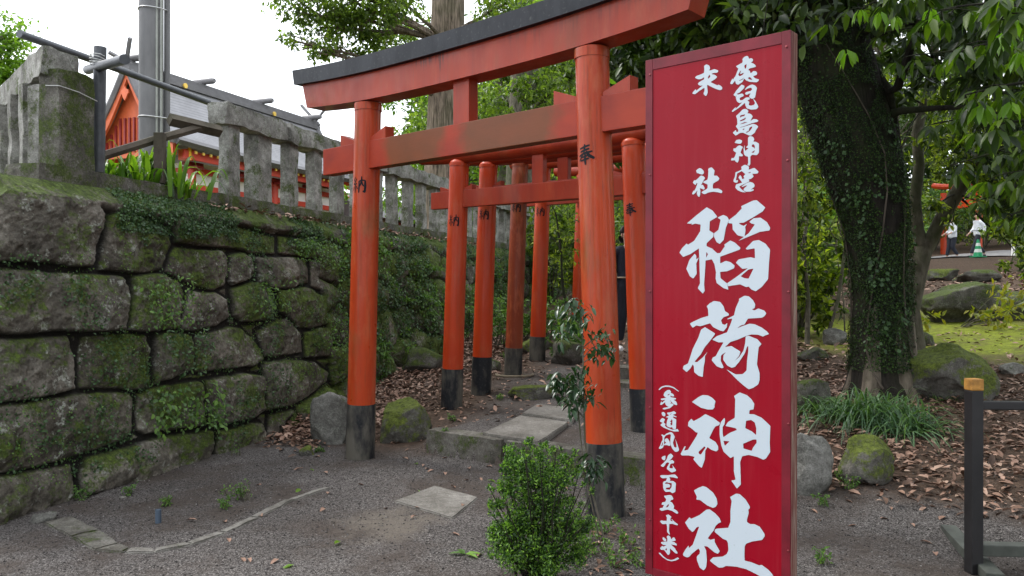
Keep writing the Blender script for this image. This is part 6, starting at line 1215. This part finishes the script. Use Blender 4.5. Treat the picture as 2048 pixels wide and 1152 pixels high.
def patch(poly, n, size, label, mat='creeper', lift=.05):
    pw = [px_to_wall(x, y) for x, y in poly]; T = (WP1 - B0) @ WD; P2 = np.stack([T, WP1[:, 2]], 1); ok = np.where(in_poly(P2, pw))[0]; k = 14; cen = rng.choice(ok, k); P = WP1[rng.choice(cen, n)] + rng.normal(size=(n, 3)) * np.array([.05, .07, .06])
    ok2 = WP1[ok]; j = rng.choice(ok, n); P = np.where((rng.random(n) < .5)[:, None], WP1[j], P); d = ((P - B0) @ WN + .16 * P[:, 2]); P = P + WN * (np.maximum(.16 - d, 0) * .8 + lift * rng.random(n))[:, None]
    D = rnd_unit(n) * .7 + np.array([0, 0, -.6]) + WN * .2; N = WN * .8 + rnd_unit(n) * .4 + np.array([0, 0, .6]); L = size * (.5 + .9 * rng.random(n)); return tag(leaf_mesh('wall_creeper', P, D, N, L, L * .62, M[mat], None, True, .12, .15), label, 'creeper', kind='stuff')
patch([(280, 770), (415, 755), (420, 850), (285, 870)], 420, .042, 'bright leafy creeper patch low on the wall')
patch([(262, 560), (355, 548), (362, 650), (262, 655)], 330, .034, 'leafy creeper hanging on the squarish stone')
patch([(305, 660), (395, 655), (395, 740), (310, 760)], 330, .03, 'leafy creeper on the narrow stone', 'creeper_dark')
patch([(500, 560), (560, 560), (560, 620), (480, 630)], 170, .03, 'leafy creeper under the upper ledge stones')
patch([(640, 640), (720, 630), (720, 700), (620, 700)], 330, .03, 'creeper and moss left of the front post', 'creeper')
patch([(560, 480), (720, 480), (720, 530), (570, 520)], 520, .03, 'fresh green leaves spilling over the upper stones', 'creeper')
patch([(585, 575), (690, 575), (690, 640), (585, 640)], 260, .022, 'fine leaves on the green mossy stone', 'creeper_dark')
# fern tufts on the far wall
for k in range(26):
    t_ = 5.0 + 8 * rng.random(); z_ = .35 + 1.6 * rng.random(); P = B0 + WD * t_ + WN * (.12 - .16 * z_) + np.array([0, 0, z_])
    blades('fern_tuft', 'narrow-leaved fern tuft rooted in the overgrown wall behind the gates', P, 34, .26, .008, M['creeper'], 1.2, 'fern', 'ferns on the overgrown wall', patch=.03, seg=4, up=.8)
for x, y, n, L in ((470, 1000, 40, .12), (455, 880, 50, .16), (165, 1000, 60, .10), (255, 992, 40, .07), (330, 1015, 26, .07), (450, 1018, 50, .07), (1185, 1030, 30, .12), (1230, 1005, 34, .10), (640, 905, 20, .06), (1190, 1110, 60, .12), (1635, 1130, 40, .08), (1640, 1010, 40, .07), (1680, 960, 30, .08), (905, 815, 60, .09), (1060, 700, 50, .12), (960, 790, 40, .08), (1210, 1060, 60, .13), (1175, 1085, 40, .10), (1250, 1090, 50, .09), (1265, 1130, 40, .08), (1225, 1135, 50, .12), (905, 842, 30, .06), (1000, 800, 40, .07), (1010, 715, 40, .09), (890, 880, 30, .05), (1830, 850, 40, .12), (1700, 980, 20, .08)):
    g = ground_at(x, y); wx = 'left of the front gate' if x < 700 else 'near the gate posts' if x < 1300 else 'right of the red sign'
    bush('weed', 'small weed seedling sprouting from the ground ' + wx, g, L * .8, L, n * 3, .019, M['creeper'], .55, 5, 'weed', True, group='small weeds and seedlings')
for x, y, h in ((492, 1000, .17), (470, 912, .17)):
    g = ground_at(x, y, 0); bush('seedling', 'spindly seedling in the gravel ' + ('inside the curved edging' if x > 480 else 'against the foot of the wall'), g, .06, h, 110, .016, M['creeper'], .5, 4, 'seedling')

# ---------------------------------------------------------------- dead leaves
def dead_leaves(name, label, n, fn, size=.085, lift=.03, one=False):
    P = []
    while len(P) < n:
        q = fn(); 
        if q is not None: P.append(q)
    P = np.array(P); z = hgt(P[:, 0], P[:, 1]); P = np.stack([P[:, 0], P[:, 1], z + .004 + lift * rng.random(n) ** 2], 1); D = rnd_unit(n); D[:, 2] *= .28; N = np.array([0, 0, 1.0]) + rnd_unit(n) * .42; L = size * (.55 + .75 * rng.random(n))
    return tag(leaf_mesh(name, P, D, N, L, L * (.36 + .16 * rng.random(n)), M['dead'], None, True, .22, .12), label, kind='stuff')
def f_right():
    x = rng.uniform(1.7, 7.5); y = rng.uniform(4.9, 11); s = (x + .74) * .577 + (y - 7.2) * .817
    dens = smooth(.05, .75, s + (x - 2) * .12); inlawn = s > 5.0 + .5 * math.sin(x * 3) and x > 4
    return (x, y) if rng.random() < dens * (.12 if inlawn else 1) * (1 if s < 4.5 else .6) else None
dead_leaves('leaf_litter', 'dead brown leaves carpeting the slope round the big tree', 11000, f_right, .076, .04)
def f_mid():
    x = rng.uniform(-2.4, 1.6); y = rng.uniform(7.4, 15); wo = (x + 3.24) * .958 - (y - 5.07) * .287; s = (x + .74) * .577 + (y - 7.2) * .817
    if wo < .02: return None
    k = max(math.exp(-((wo / .95) ** 2)), .0); return (x, y) if rng.random() < k * (1 if s > -.2 else .25) + .035 * (s > 0) else None
dead_leaves('leaf_litter', 'dead leaves drifted between the wall and the gate posts', 8000, f_mid, .074, .03)
def f_corner():
    p = ground_at(600 + rng.normal() * 26, 862 + rng.normal() * 22, 0); return (p.x, p.y)
dead_leaves('leaf_litter', 'dead leaves heaped against the upright boulder and the wall', 240, f_corner, .11, .07)
def f_post():
    p = ground_at(1215 + rng.normal() * 60, 1080 + rng.normal() * 60, 0); return (p.x, p.y)
dead_leaves('leaf_litter', 'dead leaves scattered between the shrub and the red sign', 110, f_post, .06, .01)
# loose pebbles lying on the gravel
def pebbles(n, x0, x1, y0, y1, smin, smax):
    P = np.stack([rng.uniform(x0, x1, n), rng.uniform(y0, y1, n)], 1); s_ = (P[:, 0] + .74) * .577 + (P[:, 1] - 7.2) * .817; wo = (P[:, 0] + 3.24) * .958 - (P[:, 1] - 5.07) * .287
    ok = (wo > .03) & ((s_ < -.03) | (P[:, 0] > 1.4)) & (np.abs(P[:, 0]) < P[:, 1] * .68); P = P[ok]; n = len(P); z = hgt(P[:, 0], P[:, 1]); r = smin + (smax - smin) * rng.random(n) ** 3
    base = np.array([(1, 0, 0), (0, 1, 0), (-1, 0, 0), (0, -1, 0), (0, 0, .7), (0, 0, -.7)], float); V = base[None] * r[:, None, None] * (.6 + .6 * rng.random((n, 6, 1))); a = rng.random(n) * 6.28; c, s = np.cos(a)[:, None], np.sin(a)[:, None]
    V = np.stack([V[:, :, 0] * c - V[:, :, 1] * s, V[:, :, 0] * s + V[:, :, 1] * c, V[:, :, 2]], 2) + np.stack([P[:, 0], P[:, 1], z + r * .25], 1)[:, None]
    b = np.arange(n)[:, None] * 6; return npmesh('gravel', V.reshape(-1, 3), np.concatenate([b + list(t) for t in ((0, 1, 4), (1, 2, 4), (2, 3, 4), (3, 0, 4), (1, 0, 5), (2, 1, 5), (3, 2, 5), (0, 3, 5))]))
gm = NT('pebble', .85, .25); gm.col(gm.ramp(gm.geo.outputs['Random Per Island'], [(0, (.022, .019, .018)), (.5, (.065, .058, .055)), (.85, (.13, .12, .115)), (1, (.26, .245, .23))]))
tag(link_mesh('gravel', pebbles(26000, -3.4, 3.6, 3.6, 7.2, .0025, .009), gm.m), 'fine grey gravel spread over the forecourt', kind='stuff')
def f_far():
    x = rng.uniform(1.5, 14); y = rng.uniform(10, 28); return (x, y) if rng.random() < (.25 if (x > 4 and y < 15) else 1) else None
dead_leaves('leaf_litter', 'dead leaves scattered under the far trees', 5000, f_far, .12, .03)
def f_ledge_pts(n):
    t = rng.uniform(2.6, 11, n); P = B0 + np.outer(t, WD) - np.outer(rng.uniform(.36, .5, n), WN); P[:, 2] = 2.27 + .03 * rng.random(n); return P
n = 420; P = f_ledge_pts(n); L_ = .08 * (.6 + .6 * rng.random(n)); Dd = rnd_unit(n); Dd[:, 2] *= .3
tag(leaf_mesh('leaf_litter', P, Dd, np.array([0, 0, 1]) + rnd_unit(n) * .5, L_, L_ * .45, M['dead'], None, True), 'dead leaves caught on the ledge below the fence', kind='stuff')
# single fallen leaves on the gravel (copies share three meshes)
protos = []
for k, mt in enumerate(('dead', 'dead', 'dead', 'leaf_fresh')):
    m_ = leaf_mesh('fallen_leaf', [(0, 0, 0)], [(1, 0, .08)], [(0, .15, 1)], .07 if k != 1 else .055, .032 if k != 2 else .024, M[mt], None, True, .25 if k < 3 else .12, .2); me_ = m_.data; bpy.data.objects.remove(m_); protos.append(me_)
spots = [(500, 985, 1), (522, 972, 0), (590, 942, 2), (600, 938, 2), (372, 1044, 0), (452, 1047, 1), (455, 1080, 1), (524, 1036, 0), (480, 1119, 0), (497, 1120, 2), (558, 1122, 0), (588, 1133, 3), (620, 940, 3), (600, 980, 3), (655, 990, 1), (650, 1020, 0), (680, 1086, 3), (640, 915, 0), (655, 948, 1), (770, 1020, 1), (826, 1018, 2), (822, 1040, 1), (838, 892, 0), (780, 895, 1), (820, 905, 2), (806, 918, 0), (885, 918, 0), (835, 930, 3), (850, 940, 1), (868, 942, 0), (845, 935, 2), (890, 947, 1), (902, 975, 1), (940, 940, 0), (930, 962, 1), (838, 986, 3), (926, 1012, 2), (900, 1070, 0), (918, 868, 2), (960, 958, 2), (975, 962, 3), (985, 935, 0), (715, 970, 1), (1145, 958, 0), (1135, 980, 2), (1085, 1020, 1), (955, 1116, 2), (1200, 1090, 3), (1240, 1125, 0), (1260, 1030, 1), (1715, 1058, 2), (1690, 1022, 1), (1760, 1050, 0), (1620, 1030, 0), (1640, 1048, 2), (1840, 1088, 0), (1870, 1108, 1), (1990, 1048, 2), (2030, 1060, 1), (2000, 1030, 0), (1905, 1035, 1), (1340, 1060, 0), (1780, 1035, 2), (1820, 1060, 1)]
for i, (x, y, k) in enumerate(spots):
    g = ground_at(x, y, 0); o = bpy.data.objects.new('fallen_leaf', protos[k]); COL.link(o); o.location = (g.x, g.y, hz(g.x, g.y) + .008); o.rotation_euler = (rng.normal() * .15, rng.normal() * .15, rng.random() * 6.28); o.scale = (1, 1, 1) if k != 3 else (1.1, 1.1, 1.1)
    side = 'left of the front gate' if x < 700 else 'in front of the front gate' if x < 1300 else 'right of the red sign'
    tag(o, ('fresh green' if k == 3 else 'dry tan') + ' fallen leaf lying on the gravel ' + side, 'leaf', 'single fallen leaves on the gravel')
g = ground_at(930, 1112, 0); pz = [np.array(g) + np.array([0, 0, .01]) for _ in range(4)]; o = leaf_mesh('leaf_sprig', pz, [(-1, .2, .1), (-.5, .8, .12), (1, .1, .1), (.6, -.5, .1)], [(0, 0, 1)] * 4, .10, .035, M['shrub'], None, True); tag(recenter(o), 'dark green sprig of four leaves lying on the gravel left of the shrub', 'sprig')
# ---------------------------------------------------------------- barrier at the lower right
bp = ground_at(1948, 1146, 0); ba = empty('barrier', bp, 'black square-post barrier with an orange cap and two rails', 'barrier')
Yb = bp.y; hw_ = .047
MB().cbox(bp + Vector((0, 0, 0)), (.064, .064, .955), .12, .004).build('post', M['barrier'], ba)
for o_ in ba.children: pass
pst = [c for c in ba.children][0]; 
MB().cbox(bp + Vector((0, 0, .956)), (.067, .067, .06), .12, .006).build('cap', M['barrier_cap'], ba)
rd = Vector((1, -.07, 0)).normalized()
MB().box(bp + rd * .034 + Vector((0, -.02, .855)), rd * 1.6, (0, .04, 0), (0, 0, .045), .006).build('rail', M['barrier'], ba)
MB().box(bp + rd * .034 + Vector((0, -.0, .085)), rd * 1.6, (0, .075, 0), (0, 0, .06), .006).build('rail', M['barrier_foot'], ba)
fd = (ground_at(1885, 1070, .03) - ground_at(1962, 1155, .03)); a = Vector((bp.x - .03, bp.y - .16, .002)); fd.z = 0
MB().box(a, fd.normalized() * .85, Vector((fd.y, -fd.x, 0)).normalized() * .085, (0, 0, .055), .006).build('foot', M['barrier_foot'], ba)
bp2 = bp + rd * 1.65
MB().cbox(bp2, (.064, .064, .955), .12, .004).build('post', M['barrier'], ba); MB().cbox(bp2 + Vector((0, 0, .956)), (.067, .067, .06), .12, .006).build('cap', M['barrier_cap'], ba)

# ---------------------------------------------------------------- road, far gate, cone, pole
def road_pt(x, y, dz=.0): return Vector((x, y, hz(x, y) + dz))
V_, F_ = [], []; n = 60
for i in range(n + 1):
    x = 6 + 34 * i / n; 
    for k in range(9): y = 29.3 + k * .55 + .0 * x; V_.append(road_pt(x, y, .035))
for i in range(n):
    for k in range(8): a = i * 9 + k; F_.append((a, a + 9, a + 10, a + 1))
me = bpy.data.meshes.new('road'); me.from_pydata([tuple(v) for v in V_], [], F_); tag(link_mesh('road', me, M['asphalt'], None, True), kind='structure')
def on_y(px, Y): return Vector(((px - CX) / F * Y, Y, hz((px - CX) / F * Y, Y)))
gL = on_y(1887, 36); gR = on_y(1958, 33.5)
ax = (gR - gL); ax.z = 0; span = ax.length; ax.normalize(); nv = Vector((ax.y, -ax.x, 0)); base = min(gL.z, gR.z)
ftg = empty('torii_gate', (gL + gR) / 2, 'distant small vermilion gate across the road, above the walkers', 'torii gate')
zt0 = CAMH + (HY - 372) / F * 35
for p, sg in ((gL, 1), (gR, -1)):
    MB().tube([Vector((p.x, p.y, base - .3)), Vector((p.x, p.y, zt0 - .2))], .125, 14).build('post', M['post_bright'], ftg, True)
N = 16; pts = [gL + ax * (-.75 + (span + 1.5) * i / N) + Vector((0, 0, zt0 - gL.z + .22 * abs(2 * i / N - 1) ** 2)) for i in range(N + 1)]
MB().tube(pts, .13, 8).build('lintel', M['post_bright'], ftg, True)
MB().box(gL - ax * .4 - nv * .08 + Vector((0, 0, zt0 - gL.z - 1.0)), ax * (span + .8), nv * .16, (0, 0, .3)).build('tie_beam', M['post_bright'], ftg)
MB().box(gL + ax * (span / 2 - .12) - nv * .07 + Vector((0, 0, zt0 - gL.z - .72)), ax * .24, nv * .14, (0, 0, .65)).build('strut', M['post_bright'], ftg)
cY = 29.0; cg = on_y(1956, cY); co = empty('traffic_cone', cg, 'green and white striped traffic cone at the roadside by the walkers', 'traffic cone')
zz = [0, .04, .04, .2, .2, .36, .36, .5, .5, .62]; H_ = .62
MB().cbox(cg + Vector((0, 0, .01)), (.40, .40, .035), .2, .008).build('base', M['cone_green'], co)
for z0, z1, mt in ((.046, .19, 'cone_green'), (.19, .31, 'cone_white'), (.31, .42, 'cone_green'), (.42, .53, 'cone_white'), (.53, .66, 'cone_green')):
    rr = lambda z: .17 - .135 * z / .66
    MB().tube([cg + Vector((0, 0, z0)), cg + Vector((0, 0, z1))], [rr(z0), rr(z1)], 20).build('band', M[mt], co, True)
wp = on_y(2031, 30.5); pl_ = empty('marker_pole', wp, 'short white pole among the leaves right of the walkers', 'pole')
MB().tube([wp, wp + Vector((0, 0, 2.6)), wp + Vector((0, 0, 2.65))], [.14, .14, .08], 14).build('pole', M['t_white'], pl_, True)
MB().cbox(wp + Vector((-.22, -.02, 1.9)), (.26, .16, .42), 0, .02).build('box', M['conduit'], pl_)

# ---------------------------------------------------------------- people
def skin_obj(name, mat, parent, nodes, edges, root=0, lv=2, rp=None):
    me = bpy.data.meshes.new(name); r0 = root_of(parent) if parent else Vector((0, 0, 0))
    me.from_pydata([tuple(Vector(p) - r0) for p, r in nodes], edges, []); me.materials.append(mat); o = bpy.data.objects.new(name, me); COL.link(o)
    if parent: o.parent = parent
    sk = o.modifiers.new('skin', 'SKIN'); sk.use_smooth_shade = True
    for i, (p, r) in enumerate(nodes):
        v = me.skin_vertices[0].data[i]; v.radius = (r, r) if not hasattr(r, '__len__') else r; v.use_root = (i == root)
    ss = o.modifiers.new('sub', 'SUBSURF'); ss.levels = lv; ss.render_levels = lv; return o
def person(g, face, H, label, pose, top, trous, shoe, hairm=None, bag=False, loose=1.0):
    """g: ground point, face: heading angle (x forward of the body), H: height"""
    s = H / 1.7; fx = Vector((math.cos(face), math.sin(face), 0)); sx = Vector((-fx.y, fx.x, 0)); g = Vector(g)
    Q = lambda f, l, z: g + (fx * f + sx * l) * s + Vector((0, 0, z * s))
    root = empty('person', g, label, 'person')
    a, kL, kR, fL, fR, eL, eR, hL, hR = pose
    pel, che, neck, hd = Q(0, 0, .93), Q(.01, 0, 1.25), Q(.02, 0, 1.45), Q(.05, 0, 1.6)
    nodes = [(pel, .105 * s), (Q(.01, 0, 1.08), .09 * s), (che, (.145 * s, .105 * s)), (Q(.01, 0, 1.38), .085 * s), (neck, .05 * s), (Q(.03, 0, 1.52), .062 * s), (hd, .09 * s), (Q(.045, 0, 1.655), .07 * s),
             (Q(*kL[0]), .095 * s), (Q(*kL[1]), .062 * s), (Q(*fL), .042 * s), (Q(*kR[0]), .095 * s), (Q(*kR[1]), .062 * s), (Q(*fR), .042 * s),
             (Q(0, .17, 1.385), .055 * s), (Q(*eL), .042 * s), (Q(*hL), .028 * s), (Q(0, -.17, 1.385), .055 * s), (Q(*eR), .042 * s), (Q(*hR), .028 * s)]
    edges = [(0, 1), (1, 2), (2, 3), (3, 4), (4, 5), (5, 6), (6, 7), (0, 8), (8, 9), (9, 10), (0, 11), (11, 12), (12, 13), (3, 14), (14, 15), (15, 16), (3, 17), (17, 18), (18, 19)]
    # hands: palm and five fingers each, grown out of the wrists as part of the body
    for w, e_, sg in ((16, Vector(Q(*eL)), 1), (19, Vector(Q(*eR)), -1)):
        hp = nodes[w][0]; d = (hp - e_).normalized(); sd = fx; b = len(nodes); nodes.append((hp + d * .05 * s, (.030 * s, .018 * s))); edges.append((w, b))
        for k, (off, L_) in enumerate(((-.027, .062), (-.009, .072), (.009, .068), (.026, .055))):
            b2 = len(nodes); nodes.append((hp + d * .09 * s + sd * off * s, .0095 * s)); nodes.append((hp + d * (.09 + L_ * .6) * s + sd * off * s - sx * sg * .012 * s, .008 * s)); nodes.append((hp + d * (.09 + L_) * s + sd * off * s - sx * sg * .028 * s, .007 * s)); edges += [(b, b2), (b2, b2 + 1), (b2 + 1, b2 + 2)]
        b3 = len(nodes); nodes.append((hp + d * .045 * s + sd * .04 * s, .010 * s)); nodes.append((hp + d * .075 * s + sd * .055 * s - sx * sg * .01 * s, .008 * s)); edges += [(b, b3), (b3, b3 + 1)]
    body = skin_obj('body', M['skin'], root, nodes, edges)
    # face: nose, eyes, mouth, ears as one small mesh each on the head
    MB().tube([hd + fx * .085 * s + Vector((0, 0, .012 * s)), hd + fx * .112 * s - Vector((0, 0, .022 * s)), hd + fx * .09 * s - Vector((0, 0, .03 * s))], [.008 * s, .013 * s, .008 * s], 8).build('nose', M['skin'], body, True)
    for sg in (1, -1):
        c = hd + fx * .086 * s + sx * sg * .033 * s + Vector((0, 0, .012 * s)); MB().tube([c - sx * .014 * s, c - sx * .007 * s, c + sx * .007 * s, c + sx * .014 * s], [.002 * s, .006 * s, .006 * s, .002 * s], 8).build('eye', M['hair'], body, True)
        c = hd + sx * sg * .092 * s; MB().tube([c + Vector((0, 0, -.025 * s)), c + sx * sg * .006 * s, c + Vector((0, 0, .025 * s))], [.008 * s, .013 * s, .008 * s], 8).build('ear', M['skin'], body, True)
    c = hd + fx * .09 * s - Vector((0, 0, .05 * s)); MB().tube([c - sx * .022 * s, c + sx * .022 * s], .005 * s, 8).build('mouth', M['t_red'], body, True)
    skin_obj('hair', hairm or M['hair'], root, [(Q(.045, 0, 1.675), .095 * s), (Q(-.02, 0, 1.67), .112 * s), (Q(-.04, 0, 1.6), .10 * s), (Q(-.05, 0, 1.50), .08 * s), (Q(.0, .075, 1.62), .045 * s), (Q(0, -.075, 1.62), .045 * s)], [(0, 1), (1, 2), (2, 3), (1, 4), (1, 5)], 1)
    L = loose
    skin_obj('shirt', top, root, [(Q(0, 0, .80), (.165 * s * L, .135 * s * L)), (Q(0, 0, .94), (.175 * s * L, .145 * s * L)), (Q(0, 0, 1.08), .145 * s * L), (Q(.01, 0, 1.25), (.17 * s * L, .125 * s * L)), (Q(.01, 0, 1.385), .095 * s), (Q(.015, 0, 1.475), .066 * s), (Q(0, .17, 1.39), .072 * s), (Q(*eL), .058 * s * L), (Q(*[x_ * .75 + y_ * .25 for x_, y_ in zip(hL, eL)]), .042 * s), (Q(0, -.17, 1.39), .072 * s), (Q(*eR), .058 * s * L), (Q(*[x_ * .75 + y_ * .25 for x_, y_ in zip(hR, eR)]), .042 * s)],
             [(0, 1), (1, 2), (2, 3), (3, 4), (4, 5), (4, 6), (6, 7), (7, 8), (4, 9), (9, 10), (10, 11)], 3)
    tr = skin_obj('trousers', trous, root, [(Q(0, 0, 1.08), .12 * s), (Q(0, 0, .92), .150 * s), (Q(*kL[0]), .112 * s), (Q(*kL[1]), .085 * s), (Q(fL[0], fL[1], fL[2] + .04), .068 * s), (Q(*kR[0]), .112 * s), (Q(*kR[1]), .085 * s), (Q(fR[0], fR[1], fR[2] + .04), .068 * s)], [(0, 1), (1, 2), (2, 3), (3, 4), (1, 5), (5, 6), (6, 7)], 1)
    for f in (fL, fR):
        skin_obj('shoe', shoe, root, [(Q(f[0] - .05, f[1], f[2] - .045), .042 * s), (Q(f[0] + .06, f[1], f[2] - .05), .042 * s), (Q(f[0] + .15, f[1], f[2] - .055), .034 * s)], [(0, 1), (1, 2)], 0, 2)
    return root
stand = (0, ((.03, .09, .86), (.06, .10, .48)), ((0, -.09, .86), (.03, -.10, .48)), (.03, .10, .09), (-.08, -.10, .10), (-.03, .24, 1.12), (-.03, -.24, 1.12), (.08, .24, .90), (.06, -.24, .88))
walk = (0, ((.04, .08, .86), (.20, .09, .50)), ((-.02, -.08, .86), (-.02, -.09, .46)), (.34, .09, .09), (-.30, -.09, .14), (-.12, .22, 1.12), (.06, -.22, 1.12), (-.06, .23, .88), (.24, -.22, .95))
walk2 = (0, ((-.02, .08, .86), (.05, .09, .46)), ((.03, -.08, .86), (.10, -.09, .47)), (-.16, .09, .13), (.18, -.09, .09), (.0, .22, 1.12), (.02, -.22, 1.12), (.2, .2, 1.02), (.2, -.2, 1.02))
px1 = at(1252, 704, 10.6)
p1 = person((px1.x + .02, 10.6, px1.z), -math.pi / 2 + .15, 1.64, 'person in a dark navy shirt and trousers with white shoes, half hidden between gate posts', stand, M['navy'], M['trouser'], M['shoe_white'])
MB().tube([Vector((px1.x + .02 + math.cos(a) * .172, 10.6 + math.sin(a) * .150, px1.z + .985)) for a in np.linspace(0, 6.283, 25)], .012, 6, cap=False).build('belt', M['belt'], p1, True)
w1p = on_y(1957, 31.5); person((w1p.x, 31.5, w1p.z + .02), math.pi, 1.72, 'person in a loose white shirt and dark trousers striding along the road behind the cone', walk, M['white_cloth'], M['trouser'], M['shoe_dark'], loose=1.25)
w2p = on_y(1905, 31.0); person((w2p.x, 31.0, w2p.z + .02), math.pi, 1.66, 'person in a white shirt walking ahead on the road, partly behind the leaves', walk2, M['white_cloth'], M['trouser'], M['shoe_white'], loose=1.15)
